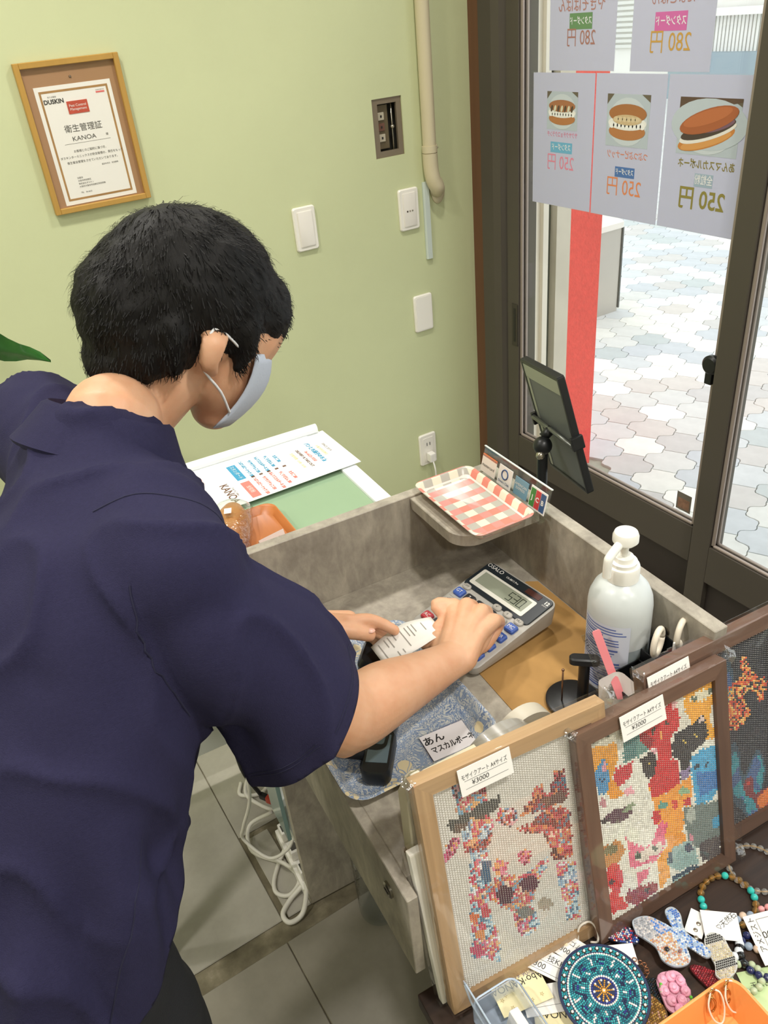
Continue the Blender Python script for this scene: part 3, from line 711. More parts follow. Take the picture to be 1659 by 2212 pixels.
limb(sb, [LS+Vector((0, 0, 0)), LS.lerp(LE, .4), LS.lerp(LE, .95)], [.072, .074, .076], 22, cap=False)
shirt = remesh(sb, .0060, 26, .5, 'shirt')
from mathutils.bvhtree import BVHTree
sd_ = (RE-RS).normalized(); se = RS.lerp(RE, .765)+Vector((-.026, -.020, -.002)); hemn = sd_-Vector((.20, .50, -.84))*(sd_.dot(Vector((.20, .50, -.84)))*.45); hemn.normalize()
bm = bmesh.new(); bm.from_mesh(shirt)
def cut(co, no, test):
    fs = [f for f in bm.faces if test(f.calc_center_median())]
    es = list({e for f in fs for e in f.edges}); vs_ = list({q for f in fs for q in f.verts})
    bmesh.ops.bisect_plane(bm, geom=vs_+es+fs, plane_co=co, plane_no=no, clear_outer=True)
cut(se, hemn, lambda c: (c-se).length < .17 and c.x > .12)
lse = LS.lerp(LE, .74); cut(lse, (LE-LS).normalized(), lambda c: (c-lse).length < .15 and c.y > .86)
cut(Vector((0, 0, .80)), Vector((.25, .1, -1)).normalized(), lambda c: c.z < .9)
bm.to_mesh(shirt); bm.free(); shirt.update()
v = verts_of(shirt); nn = normals_of(shirt)
def fold(p0, p1, width, depth, freq=1.):
    """a soft crease running from p0 to p1"""
    global v
    p0 = np.array(p0); p1 = np.array(p1); ax = p1-p0; ln = np.linalg.norm(ax); ax = ax/ln
    rel = v-p0; t = rel @ ax; d = np.linalg.norm(rel-np.outer(t, ax), axis=1)
    wt = np.clip(np.minimum(t/ln*3.0, (1-t/ln)*2.2), 0, 1)
    v = v+nn*(1.5*depth*wt*np.exp(-(d/width)**2))[:, None]
wob = np.array([mnoise.noise(Vector(p*9.0)) for p in v]); wob2 = np.array([mnoise.noise(Vector((p[0]*24, p[1]*24, p[2]*11))) for p in v])
rdg = np.array([1-abs(mnoise.noise(Vector((p[0]*13+.4*p[2]*9, p[1]*13, p[2]*6+5))))*2.2 for p in v])
v = v+nn*(wob*.0075+wob2*.003+np.clip(rdg, 0, 1)**3*.008)[:, None]
AP = (.085, .580, 1.055)
for dx, dy, dz, wd_, dp in ((-.12, .02, .10, .013, -.010), (-.16, .03, .05, .012, .010), (-.17, .03, .0, .013, -.010), (-.16, .02, -.06, .012, .010), (-.12, .0, -.12, .014, -.010), (-.07, -.01, -.17, .014, .010), (-.03, -.01, -.20, .014, -.009), (.02, .0, -.15, .012, .007),
                            (.08, -.02, -.07, .012, -.008), (.10, -.02, -.03, .011, .007), (.09, -.02, .03, .011, -.006), (.04, -.03, .12, .012, .006), (-.02, -.02, .13, .013, -.007)):
    fold(AP, (AP[0]+dx, AP[1]+dy, AP[2]+dz), wd_, dp)
for x0, y0, x1, y1, s_ in ((.00, .515, -.045, .47, 1), (-.05, .50, -.10, .46, -1), (.045, .56, .0, .53, -1), (-.10, .50, -.15, .47, 1), (.02, .54, -.02, .50, -1), (-.02, .51, -.07, .47, 1)): fold((x0, y0, 1.04), (x1, y1, .80), .016, .008*s_)
fold((.16, .57, 1.12), (.20, .56, .95), .013, -.006); fold((.20, .60, 1.10), (.25, .60, .96), .012, .005); fold((.13, .56, 1.10), (.17, .545, .94), .012, .005)
# level hem
set_verts(shirt, v)
sbv = BVHTree.FromPolygons([tuple(p) for p in v], [tuple(p.vertices) for p in shirt.polygons])
shirt.transform(PM); shirt.materials.clear()
so = link('polo_shirt', shirt, M_navy, ps, smooth=True)
sol = so.modifiers.new('thick', 'SOLIDIFY'); sol.thickness = .0018; sol.offset = -1
def seam(name, pts, r=.0009, sub=10, closed=False):
    q = []
    for p in spline(pts, sub):
        hit_ = sbv.find_nearest(p)
        if hit_[0] is not None: q.append(hit_[0]+hit_[1]*.0002-PO)
    MB().tube(q, r, 5).build(name, M_navyd, so)
e1_ = hemn.orthogonal().normalized(); e2_ = hemn.cross(e1_)
for off in (.020, .0245):
    seam('hem_stitch', [se-hemn*off+(e1_*math.cos(a)+e2_*math.sin(a))*.083 for a in [2*PI*k/24 for k in range(25)]], .0006, 3)
seam('shoulder_seam', [RS+Vector((-.05, .045, .05)), RS+Vector((.02, .02, .06)), RS+Vector((.075, .01, -.01)), RS+Vector((.07, .0, -.07))], .0009)
seam('armhole_seam', [RS+Vector((-.06, -.05, .03)), RS+Vector((-.055, -.07, -.04)), RS+Vector((-.04, -.06, -.12))], .0009)
seam('side_seam', [Vector((.0, .52, 1.0)), Vector((-.045, .48, .92)), Vector((-.09, .46, .83))], .0008)
# collar stand and fold around the back of the neck
nd = Vector((.48, .20, .85)).normalized(); cx_ = nd.orthogonal().normalized(); cy_ = nd.cross(cx_)
cm = MB(); rings = []
fwd = (HF-nd*HF.dot(nd)).normalized(); sdv = nd.cross(fwd)
for k in range(-14, 15):
    a = k/14*R(155); o_ = -fwd*math.cos(a)+sdv*math.sin(a)
    cN = NB+Vector((.010, .010, .028))
    prof = [(.057, .012), (.061, .018), (.067, .014), (.080, -.012), (.090, -.028), (.086, -.032), (.075, -.016), (.059, .0)]
    rings.append([cN+o_*r_*1.02+nd*h_-PO for r_, h_ in prof])
cm.loft(rings); cm.build('collar', M_navy, ps, smooth=True, ang=50)
# sleeve hem stitching, a turned band around the sleeve end
# --- trousers and shoes
tb_ = MB()
limb(tb_, [(-.105, .635, .90), (-.125, .632, .83), (-.13, .632, .77)], [(.13, .10), (.14, .105), (.145, .11)], 26, flat=(1, 0, 0))
for y in (.560, .715): limb(tb_, [(-.12, y, .82), (-.085, y, .66), (-.10, y, .46), (-.12, y, .22), (-.12, y, .05)], [(.10, .105), (.088, .09), (.072, .072), (.066, .066), (.066, .07)], 22, flat=(1, 0, 0), cap=False)
tm = remesh(tb_, .007, 8, .5, 'trousers'); vv = verts_of(tm); n2_ = normals_of(tm)
vv = vv+n2_*(np.array([mnoise.noise(Vector((p[0]*14, p[1]*14, p[2]*20))) for p in vv])*.006)[:, None]
set_verts(tm, vv); tm.transform(PM); tm.materials.clear(); link('trousers', tm, M_pants, ps, smooth=True)
for y in (.565, .735):
    sh = MB(); limb(sh, [(-.155, y, .045), (-.10, y, .05), (-.03, y, .042), (.05, y, .034), (.085, y, .030)], [(.034, .042), (.038, .048), (.042, .040), (.044, .032), (.034, .026)], 18, flat=(0, 0, 1))
    mm = remesh(sh, .006, 5, .5, 'shoe'); q = verts_of(mm); q[:, 2] = np.maximum(q[:, 2], .001); set_verts(mm, q); mm.transform(PM); mm.materials.clear()
    link('shoe', mm, M_black, ps, smooth=True)

# --- hair: a close cap over the skull with short strands
hm = MB()
limb(hm, [hd(-.055, 0, .005), hd(-.018, 0, .034), hd(.030, 0, .038), hd(.066, 0, .030)], [(.075, .084), (.086, .094), (.083, .086), (.064, .060)], 28, flat=HU)
limb(hm, [hd(-.062, -.035, -.035), hd(-.072, 0, -.05), hd(-.062, .035, -.035)], [.034, .042, .034], 18)
limb(hm, [hd(-.066, -.028, -.066), hd(-.074, 0, -.076), hd(-.066, .028, -.066)], [.018, .024, .018], 18)
for s in (1, -1):
    limb(hm, [hd(-.050, .062*s, -.004), hd(-.042, .066*s, -.034)], [.024, .016], 14)
    limb(hm, [hd(.036, .066*s, .020), hd(.040, .069*s, -.008), hd(.036, .070*s, -.030)], [.020, .013, .007], 14)
    limb(hm, [hd(.062, .03*s, .05), hd(.082, .035*s, .036), hd(.088, .03*s, .022)], [.028, .018, .008], 12)
hair_m = remesh(hm, .0045, 5, .5, 'hair')
hv = verts_of(hair_m); hn = normals_of(hair_m)
hv = hv+hn*(np.array([mnoise.noise(Vector(p*60)) for p in hv])*.0025)[:, None]; set_verts(hair_m, hv)
hairo = hair_m.copy(); hairo.transform(PM); hairo.materials.clear(); hair_o = link('hair', hairo, M_hair, ps, smooth=True)
rng = np.random.default_rng(3); sel = rng.choice(len(hv), 6500); smb_v = []; smb_f = []
whorl = np.array(hd(-.05, .0, .10))
for i in sel:
    p = hv[i]; n_ = hn[i]
    flow = p-whorl; flow = flow-n_*(flow @ n_); ln = np.linalg.norm(flow); flow = flow/ln if ln > 1e-6 else n_
    flow = flow+rng.normal(0, .2, 3); lth = rng.uniform(.010, .020); sdn = np.cross(n_, flow); sdn = sdn/np.linalg.norm(sdn)*.00045
    b0 = p-n_*.001; b1 = p+flow*lth*.5+n_*.002; b2 = p+flow*lth-n_*rng.uniform(-.001, .003)
    o_ = len(smb_v); smb_v += [b0-sdn, b0+sdn, b1+sdn, b1-sdn, b2]; smb_f += [(o_, o_+1, o_+2, o_+3), (o_+3, o_+2, o_+4)]
sm = MB(); sm.v = [tuple(x) for x in smb_v]; sm.f = smb_f
me_ = sm.mesh('strands'); me_.transform(PM); so_ = link('strands', me_, M_hair, hair_o); so_['kind'] = 'stuff'

# --- face mask with ear loops
mk = MB(); rows = []
for i in range(9):
    t = i/8; u_ = -.012-.098*t
    row = []
    for k in range(-8, 9):
        a = k/8*R(68); rad_f = .064+.020*math.sin(PI*(t*.85+.1)); f_ = .030+rad_f*math.cos(a)+.004*math.cos(3*a); r_ = .068*math.sin(a)*(1-.22*t*t)
        row.append(hd(f_+.008*(1-t)-.018*t*t, r_*1.0, u_)-PO)
    rows.append(row)
mk.loft(rows, False, False, closed=False); mo = mk.build('face_mask', M_mask, ps, smooth=True)
sol = mo.modifiers.new('thick', 'SOLIDIFY'); sol.thickness = .0015
for s in (1, -1):
    limb(MB(), [hd(.052, .064*s, -.022)-PO, hd(.018, .078*s, .000)-PO, hd(-.012, .083*s, .010)-PO, hd(-.016, .080*s, -.03)-PO, hd(.02, .070*s, -.06)-PO, hd(.046, .056*s, -.086)-PO], [.0016]*6, 6, 4).build('ear_loop', mat('loop_white', '#e9e9ea', .7), ps, smooth=True)

# ------------------------------------------------------------------ things on the counter
def on(u, v, z=ZW): return tuple(CL(u, v, z))
# kraft paper
kp = thing('kraft_sheet', 'brown kraft paper sheet lying under the calculator', 'paper', on(-.106, -.31, ZW), TH)
MB().prism([(-.103, -.185), (.105, -.185), (.104, .155), (.088, .165), (.060, .162), (-.098, .030)], .0002, .0012).build('sheet', mat('kraft_paper', '#a98149', .8, var=.05, vscale=30, bump=.05), kp)

# calculator (local x = reading direction, y = towards the display end)
ca_ = thing('desk_calculator', 'large grey desk calculator showing 530 with coloured keys', 'calculator', on(-.146, -.207, ZW+.0012), R(-86))
M_cgrey = mat('calc_grey', '#aaa69f', .45); M_cdark = mat('calc_bezel', '#20262b', .3)
cw, cl_ = .150, .172
sl_ = lambda y: .022+.030*(y+cl_/2)/cl_          # sloping top
rr0 = rrect(cw, cl_, .014); rr1 = rrect(cw-.006, cl_-.006, .012)
body_c = MB().loft([[(x, y, .006+.010*(y+cl_/2)/cl_) for x, y in rr1], [(x, y, sl_(y)-.010) for x, y in rr0], [(x, y, sl_(y)-.002) for x, y in rr0], [(x, y, sl_(y)) for x, y in rr1]]).build('body', M_cgrey, ca_, smooth=True, ang=40)
for a in (-.055, .055):
    for b in (-.07, .07): MB().lathe([(.006, 0), (.006, .02+.1*0)], 12).build('foot', M_black, ca_, T(a, b, 0) @ Matrix.Diagonal((1, 1, .5 if b < 0 else .95, 1)))
TS = math.atan2(.030, cl_)
CM = Matrix.Translation((0, 0, sl_(0))) @ Matrix.Rotation(TS, 4, 'X')      # the sloping face, y along the slope
def onface(x, y, h=0.): return CM @ Matrix.Translation((x, y, h))
MB().prism(rrect(.144, .062, .008), 0, .0022, .0008).build('display_bezel', M_cdark, ca_, onface(0, .052, .0), smooth=True, ang=30)
MB().prism(rrect(.118, .036, .003), .0022, .003).build('screen_frame', mat('calc_silver', '#d5d3c8', .35), ca_, onface(-.006, .047))
scr = MB().prism(rrect(.104, .025, .001), .003, .0033).build('screen', mat('lcd_green', '#8f9483', .25), ca_, onface(-.006, .0485))
# seven segment digits
M_lcd = mat('lcd_ink', '#23291f', .5)
SEG = {'5': 'afgcd', '3': 'abgcd', '0': 'abcdef'}
def digit(ch, x, y, s):
    mb = MB(); w_, h_, t_ = s*.52, s, s*.10
    R_ = {'a': (-w_/2, w_/2, h_/2-t_, h_/2), 'd': (-w_/2, w_/2, -h_/2, -h_/2+t_), 'g': (-w_/2, w_/2, -t_/2, t_/2), 'f': (-w_/2, -w_/2+t_, 0, h_/2), 'b': (w_/2-t_, w_/2, 0, h_/2), 'e': (-w_/2, -w_/2+t_, -h_/2, 0), 'c': (w_/2-t_, w_/2, -h_/2, 0)}
    for q in SEG[ch]:
        a, b, c, d = R_[q]; mb.box(x+a+.0003, x+b-.0003, y+c+.0003, y+d-.0003, .0033, .0035)
    return mb.build('digit', M_lcd, scr)
for i, chh in enumerate('530'): digit(chh, .0175+i*.0115, -.0005, .0185)
MB().box(.0455, .047, -.0098, -.0085, .0033, .0035).build('decimal_point', M_lcd, scr)
MB().prism(rrect(.030, .010, .001), .0022, .0028).build('solar_panel', mat('solar_brown', '#4a2c26', .2), ca_, onface(.035, .0745))
M_wprint = mat('white_print', '#dcdad4', .6)
text('OSALO', .010, M_wprint, ca_, onface(-.052, .0765, .0024), sx=1.1); text('OS-8815 Pro', .005, M_wprint, ca_, onface(-.012, .0745, .0024)); text('12', .009, M_wprint, ca_, onface(.064, .073, .0024), bold=.0004); text('DIGITS', .003, M_wprint, ca_, onface(.064, .067, .0024))
kcol = {'g': mat('key_grey', '#a7a299', .45), 'b': mat('key_blue', '#3c5aa6', .4), 'k': mat('key_black', '#26262a', .4), 'r': mat('key_red', '#b0303a', .4)}
kmesh = {}
for k_, m_ in kcol.items():
    me = MB().loft([[(x, y, 0) for x, y in rrect(.0185, .0160, .003, 3)], [(x, y, .004) for x, y in rrect(.018, .0155, .003, 3)], [(x, y, .0058) for x, y in rrect(.0145, .0120, .002, 3)]]).mesh('key'); me.materials.append(m_); kmesh[k_] = me
rme = MB().loft([[(x, y, 0) for x, y in rrect(.0165, .011, .0055, 4)], [(x, y, .003) for x, y in rrect(.016, .0105, .005, 4)], [(x, y, .0044) for x, y in rrect(.013, .0075, .0037, 4)]]).mesh('key'); rme.materials.append(kcol['g'])
rows = [['GT b', '7 k', '8 k', '9 k', '÷ g', 'MC b'], ['→ g', '4 k', '5 k', '6 k', '× g', 'MR b'], ['C g', '1 k', '2 k', '3 k', '- g', 'M- b'], ['AC r', '0 k', '00 k', '. k', '+ g', 'M+ b']]
dkp = mat('key_print', '#3a3833', .6)
for r_i, row in enumerate(rows):
    for c_i, kk in enumerate(row):
        s, col = kk.split(); x = -.0585+c_i*.0234; y = .0035-r_i*.0225
        o = link('key', kmesh[col], None, ca_, onface(x, y)); text(s, .0085, dkp if col == 'g' else M_wprint, o, Matrix.Translation((0, 0, .0060)))
for c_i, s in ((0, 'OFF'), (3, '√'), (4, '±'), (5, 'MU')):
    o = link('key', rme, None, ca_, onface(-.0585+c_i*.0234, .0195)); text(s, .006, dkp, o, Matrix.Translation((0, 0, .0046)))

# blue leaf-patterned tray
def tray(name, label, w_, h_, dep, slope, rad, loc, rz, m_in, m_out, group=None):
    t = thing(name, label, 'tray', loc, rz, group)
    o_ = lambda dw, r_, z: [(x, y, z) for x, y in rrect(w_-dw, h_-dw, max(.004, r_), 6)]
    MB().loft([o_(2*slope+.004, rad*.7, 0), o_(.012, rad, dep-.006), o_(.002, rad, dep-.003), o_(0, rad, dep-.001)], True, False).build('underside', m_out, t, smooth=True, ang=60)
    MB().loft([o_(0, rad, dep-.001), o_(.004, rad, dep), o_(.012, rad*.95, dep-.002), o_(2*slope-.004, rad*.75, .0055), o_(2*slope+.002, rad*.7, .003)], False, True).build('inner_face', m_in, t, smooth=True, ang=60)
    return t
# leafy pattern: voronoi leaves over warped noise
def leaf_mat():
    m = bpy.data.materials.new('blue_leaf_print'); m.use_nodes = True; n = m.node_tree.nodes; l = m.node_tree.links; b = n['Principled BSDF']; b.inputs['Roughness'].default_value = .35
    tc = n.new('ShaderNodeTexCoord'); 
    nz = n.new('ShaderNodeTexNoise'); nz.inputs['Scale'].default_value = 24; nz.inputs['Detail'].default_value = 1
    l.new(tc.outputs['Object'], nz.inputs['Vector'])
    sb_ = n.new('ShaderNodeVectorMath'); sb_.operation = 'SUBTRACT'; sb_.inputs[1].default_value = (.5, .5, .5); l.new(nz.outputs['Color'], sb_.inputs[0])
    ms = n.new('ShaderNodeVectorMath'); ms.operation = 'SCALE'; ms.inputs['Scale'].default_value = .09; l.new(sb_.outputs[0], ms.inputs[0])
    ad = n.new('ShaderNodeVectorMath'); l.new(tc.outputs['Object'], ad.inputs[0]); l.new(ms.outputs[0], ad.inputs[1])
    wv = n.new('ShaderNodeTexWave'); wv.wave_type = 'RINGS'; wv.rings_direction = 'SPHERICAL'; wv.inputs['Scale'].default_value = 85; wv.inputs['Distortion'].default_value = 9; wv.inputs['Detail'].default_value = 3; wv.inputs['Detail Scale'].default_value = 3.2
    l.new(ad.outputs[0], wv.inputs['Vector'])
    rp = n.new('ShaderNodeValToRGB'); e = rp.color_ramp.elements; e[0].position = .12; e[0].color = L('#6e82a4'); e[1].position = .85; e[1].color = L('#cfcfc9'); q = e.new(.38); q.color = L('#9aa9bb'); q = e.new(.55); q.color = L('#bdc2c2')
    l.new(wv.outputs['Fac'], rp.inputs[0])
    vo = n.new('ShaderNodeTexVoronoi'); vo.inputs['Scale'].default_value = 19; l.new(tc.outputs['Object'], vo.inputs['Vector'])
    gt = n.new('ShaderNodeMath'); gt.operation = 'LESS_THAN'; gt.inputs[1].default_value = .24; l.new(vo.outputs['Distance'], gt.inputs[0])
    mx = n.new('ShaderNodeMix'); mx.data_type = 'RGBA'; mx.inputs['B'].default_value = L('#dfcfa8'); l.new(gt.outputs[0], mx.inputs['Factor']); l.new(rp.outputs[0], mx.inputs['A'])
    v2 = n.new('ShaderNodeTexVoronoi'); v2.inputs['Scale'].default_value = 60; v2.feature = 'DISTANCE_TO_EDGE'; l.new(ad.outputs[0], v2.inputs['Vector'])
    lt = n.new('ShaderNodeMath'); lt.operation = 'LESS_THAN'; lt.inputs[1].default_value = .045; l.new(v2.outputs['Distance'], lt.inputs[0])
    m2 = n.new('ShaderNodeMix'); m2.data_type = 'RGBA'; m2.inputs['B'].default_value = L('#8b9cb5'); l.new(lt.outputs[0], m2.inputs['Factor']); l.new(mx.outputs['Result'], m2.inputs['A'])
    l.new(m2.outputs['Result'], b.inputs['Base Color']); return m
bt = tray('leaf_tray', 'blue leaf-patterned tray under the card terminal', .225, .283, .022, .017, .030, on(-.358, -.266, ZW), TH, leaf_mat(), mat('tray_white', '#dcdad2', .4))

# name card lying in the tray
nc = thing('name_card', 'laminated white card lettered in black kana lying in the tray', 'card', on(-.311, -.367, ZW+.0045), TH+R(-4))
MB().box(-.035, .035, -.0245, .0245, 0, .0005).build('laminate', film_mat('laminate', (.97, .98, 1), .05, .08), nc)
MB().box(-.032, .033, -.0235, .0215, .0006, .0011).build('paper', mat('card_paper', '#e4dfe0', .5), nc)
ink_k = mat('marker_ink', '#1f1d1e', .6)
text('あん', .0155, ink_k, nc, T(-.016, .0085, .0013), bold=.0003); text('マスカルポーネ', .0125, ink_k, nc, T(.004, -.0085, .0013), sx=.72, bold=.0003)

# card payment terminal with receipt printer
te = thing('card_terminal', 'black card payment terminal with receipt printer lying in the leaf tray', 'card terminal', on(-.362, -.262, ZW+.004), R(-44))
ty = lambda w_, h_, r_, z, cy=0.: [(x, y, z) for x, y in rrect(w_, h_, r_, 5, 0, cy)]
MB().loft([ty(.066, .190, .010, 0), ty(.074, .200, .014, .006), ty(.074, .200, .014, .022), ty(.068, .194, .012, .026)]).build('body', M_black, te, smooth=True, ang=40)
MB().prism(rrect(.060, .085, .004), .026, .0265).build('screen', mat('terminal_screen', '#5a6a70', .12, coat=.5), te, T(0, -.045, 0))
MB().loft([ty(.074, .066, .012, .020, .068), ty(.074, .066, .014, .036, .068), ty(.062, .052, .012, .044, .068)]).build('printer_cover', mat('terminal_black', '#1f2123', .3), te, smooth=True, ang=40)
MB().box(-.032, .032, .082, .090, .0438, .0455).build('tear_bar', mat('bright_metal', '#b8b0a0', .25, metal=.9), te)
for r_i in range(4):
    for c_i in range(3): MB().prism(rrect(.016, .009, .002, 2), .026, .029).build('key', mat('terminal_key', '#3a3d40', .45), te, T(-.021+c_i*.021, .005+r_i*.0005-r_i*.0, 0) if False else T(-.021+c_i*.021, .030-r_i*.0 - .0115*r_i+.0, 0))
cd_ = thing('card_reader', 'small black card reader beside the terminal in the tray', 'card reader', on(-.405, -.352, ZW+.005), R(-40))
MB().loft([ty(.034, .070, .008, 0), ty(.038, .074, .010, .004), ty(.038, .074, .010, .020), ty(.034, .070, .008, .024)]).build('body', M_black, cd_, smooth=True, ang=40)
MB().box(-.014, .014, -.020, .026, .024, .0245).build('window', mat('terminal_screen', '#5a6a70', .12, coat=.5), cd_)

# receipt, curling from the printer to the pinching fingers
rc = thing('receipt', 'white paper receipt being torn from the terminal', 'receipt', (0, 0, 0))
A_ = Vector((.378, .750, .826)); B_ = Vector((.474, .744, .842)); ax_ = (B_-A_); sv = Vector((-.10, -.99, -.12)).normalized()
sv = (sv-ax_.normalized()*sv.dot(ax_.normalized())).normalized(); upn = sv.cross(ax_).normalized(); upn = upn if upn.z > 0 else -upn
rws = []
for i in range(15):
    t = i/14; c = A_.lerp(B_, t)+upn*(.010*math.sin(PI*t)); wd_ = .026*(1-.28*max(0, t-.6)/.4)
    rws.append([c-sv*wd_*k for k in (1, .5, 0, -.5, -1)])
ro = MB().loft(rws, False, False, closed=False).build('paper', mat('receipt_paper', '#efebe4', .7), rc, smooth=True)
sm_ = ro.modifiers.new('thick', 'SOLIDIFY'); sm_.thickness = .0002
pr = mat('receipt_ink', '#9a958e', .7)
def rline(t, a, b, th=.0009):
    c = A_.lerp(B_, t)+upn*(.010*math.sin(PI*t)+.0005); d = ax_.normalized()*th
    MB().quad(c+sv*a-d, c+sv*b-d, c+sv*b+d, c+sv*a+d).build('print_line', pr, rc)
for t, a, b in ((.10, -.02, .02), (.20, -.02, -.004), (.26, -.02, .002), (.26, .010, .02), (.34, -.02, -.006), (.34, .012, .02), (.46, -.018, .016), (.54, -.018, .0), (.60, -.018, .004), (.66, -.018, -.002), (.80, -.014, .002)): rline(t, a, b, .0007)

# payment card board behind the coin tray, coin tray of pink gingham
def gingham():
    m = bpy.data.materials.new('pink_gingham'); m.use_nodes = True; n = m.node_tree.nodes; l = m.node_tree.links; b = n['Principled BSDF']; b.inputs['Roughness'].default_value = .3
    tc = n.new('ShaderNodeTexCoord'); sp = n.new('ShaderNodeSeparateXYZ'); l.new(tc.outputs['Object'], sp.inputs[0])
    def band(ax, off, per):
        a = n.new('ShaderNodeMath'); a.operation = 'MULTIPLY_ADD'; a.inputs[1].default_value = 1/per; a.inputs[2].default_value = off; l.new(sp.outputs[ax], a.inputs[0])
        f = n.new('ShaderNodeMath'); f.operation = 'FRACT'; l.new(a.outputs[0], f.inputs[0])
        g = n.new('ShaderNodeMath'); g.operation = 'LESS_THAN'; g.inputs[1].default_value = .5; l.new(f.outputs[0], g.inputs[0]); return g.outputs[0]
    px_, py_ = band(0, .13, .0335), band(1, .2, .0335)
    m1 = n.new('ShaderNodeMix'); m1.data_type = 'RGBA'; m1.inputs['A'].default_value = L('#e3dcc6'); m1.inputs['B'].default_value = L('#b4b1a6'); l.new(px_, m1.inputs['Factor'])
    m2 = n.new('ShaderNodeMix'); m2.data_type = 'RGBA'; m2.inputs['A'].default_value = L('#de8676'); m2.inputs['B'].default_value = L('#d08f86'); l.new(px_, m2.inputs['Factor'])
    m3 = n.new('ShaderNodeMix'); m3.data_type = 'RGBA'; l.new(py_, m3.inputs['Factor']); l.new(m1.outputs['Result'], m3.inputs['A']); l.new(m2.outputs['Result'], m3.inputs['B'])
    l.new(m3.outputs['Result'], b.inputs['Base Color']); return m
gt_ = tray('coin_tray', 'pink gingham coin tray on the corner shelf', .112, .194, .020, .013, .016, on(-.083, -.088, .902), TH, gingham(), mat('tray_pink', '#f3d9d0', .4))
pb = thing('payment_sign', 'clear acrylic sign with card payment logos behind the coin tray', 'sign', on(-.016, -.098, .9035), TH)
M_acr = film_mat('clear_acrylic', (.97, 1, .985), .03, .03)
BM = Matrix.Rotation(R(14), 4, 'Y')
MB().box(-.001, .001, -.090, .090, .0, .054, .0004, 1).build('panel', M_acr, pb, BM)
MB().box(-.0016, .0016, -.0905, .0905, .0535, .055).build('edge', mat('acrylic_edge', '#e7efe9', .3), pb, BM)
MB().box(-.012, .0, -.090, .090, -.001, .001, .0004, 1).build('foot', M_acr, pb)
def logo(y, z, w_, h_, col, nm='logo'): return MB().box(-.0026, -.0014, y-w_/2, y+w_/2, z-h_/2, z+h_/2).build(nm, col, pb, BM)
LM = Matrix.Rotation(PI/2, 4, 'X'); LM = Matrix.Rotation(-PI/2, 4, 'Z') @ LM
def ltext(s, size, y, z, m_, **k): return text(s, size, m_, pb, BM @ Matrix.Translation((-.003, y, z)) @ LM, **k)
logo(.068, .026, .040, .030, mat('logo_cream', '#f2e6dc', .5)); logo(.068, .040, .040, .004, mat('logo_orange', '#e8773f', .5)); ltext('mastercard', .0075, .068, .024, mat('grey_ink', '#4a4640', .7))
logo(.022, .026, .036, .034, mat('logo_white', '#eee9e4', .5)); ltext('Diners Club', .006, .022, .016, mat('logo_navy', '#2d4a7a', .5)); 
MB().tube([(-.003, .022+.008*math.cos(a), .030+.008*math.sin(a)) for a in [2*PI*k/16 for k in range(17)]], .0011, 6).build('logo_ring', mat('logo_navy', '#2d4a7a', .5), pb, BM)
logo(-.022, .026, .034, .030, mat('logo_teal', '#6f94a6', .5)); ltext('AMERICAN\nEXPRESS', .0062, -.022, .027, M_wprint)
logo(-.066, .026, .040, .036, mat('logo_white', '#eee9e4', .5))
for k, (c, chh) in enumerate((('#3f7f3a', 'J'), ('#c03a3e', 'C'), ('#34547f', 'B'))):
    q = MB().box(-.0034, -.0026, -.066+.0125-.0125*k-.0055, -.066+.0125-.0125*k+.0055, .011, .041).build('logo_bar', mat('logo_c%d' % k, c, .5), pb, BM)
    text(chh, .011, M_wprint, pb, BM @ Matrix.Translation((-.0037, -.066+.0125-.0125*k, .026)) @ LM, bold=.0004)

# pump bottle
bo = thing('pump_bottle', 'tall translucent white sanitizer pump bottle by the side panel', 'bottle', on(-.048, -.392, ZW), TH+R(195))
def bottle_mat():
    m = bpy.data.materials.new('milky_plastic'); m.use_nodes = True; n = m.node_tree.nodes; b = n['Principled BSDF']; b.inputs['Base Color'].default_value = L('#cdd2d1'); b.inputs['Roughness'].default_value = .3
    b.inputs['Subsurface Weight'].default_value = .35; b.inputs['Subsurface Scale'].default_value = .02; b.inputs['Subsurface Radius'].default_value = (1, 1, 1); return m
MB().lathe([(.0, .0), (.038, .0), (.042, .004), (.0425, .012), (.0425, .085)], 40, cap1=False).build('lower_body', mat('filled_plastic', '#99a2a4', .3, sss=.2), bo, smooth=True, ang=50)
MB().lathe([(.0425, .085), (.0425, .140), (.041, .152), (.036, .165), (.028, .175), (.020, .180), (.020, .186)], 40, cap0=False).build('upper_body', bottle_mat(), bo, smooth=True, ang=50)
M_pump = mat('pump_white', '#efede4', .25, coat=.2)
MB().lathe([(.0, .180), (.0215, .180), (.0215, .198), (.0205, .201), (.0175, .202), (.0175, .207), (.013, .208), (.012, .214), (.008, .215), (.0, .215)], 32).build('screw_cap', M_pump, bo, smooth=True, ang=35)
MB().lathe([(.0, .212), (.0052, .212), (.0052, .240), (.0, .240)], 20).build('stem', M_pump, bo, smooth=True, ang=40)
MB().lathe([(.0, .234), (.013, .234), (.0165, .238), (.0165, .246), (.0145, .251), (.009, .253), (.0, .2535)], 32).build('pump_head', M_pump, bo, smooth=True, ang=35)
MB().tube(spline([(.0, 0, .242), (.018, 0, .237), (.034, 0, .230), (.0372, 0, .224), (.038, 0, .202)], 4), [.0058]*17, 14).build('nozzle', M_pump, bo, smooth=True, ang=50)
lab = MB().loft([[(.0428*math.cos(a), .0428*math.sin(a), z) for a in [R(-48+k*4.2) for k in range(25)]] for z in (.010, .128)], False, False, closed=False).build('label', mat('label_film', '#d3d8e4', .3), bo, smooth=True)
M_blue = mat('label_blue', '#5b6fae', .5)
random.seed(11)
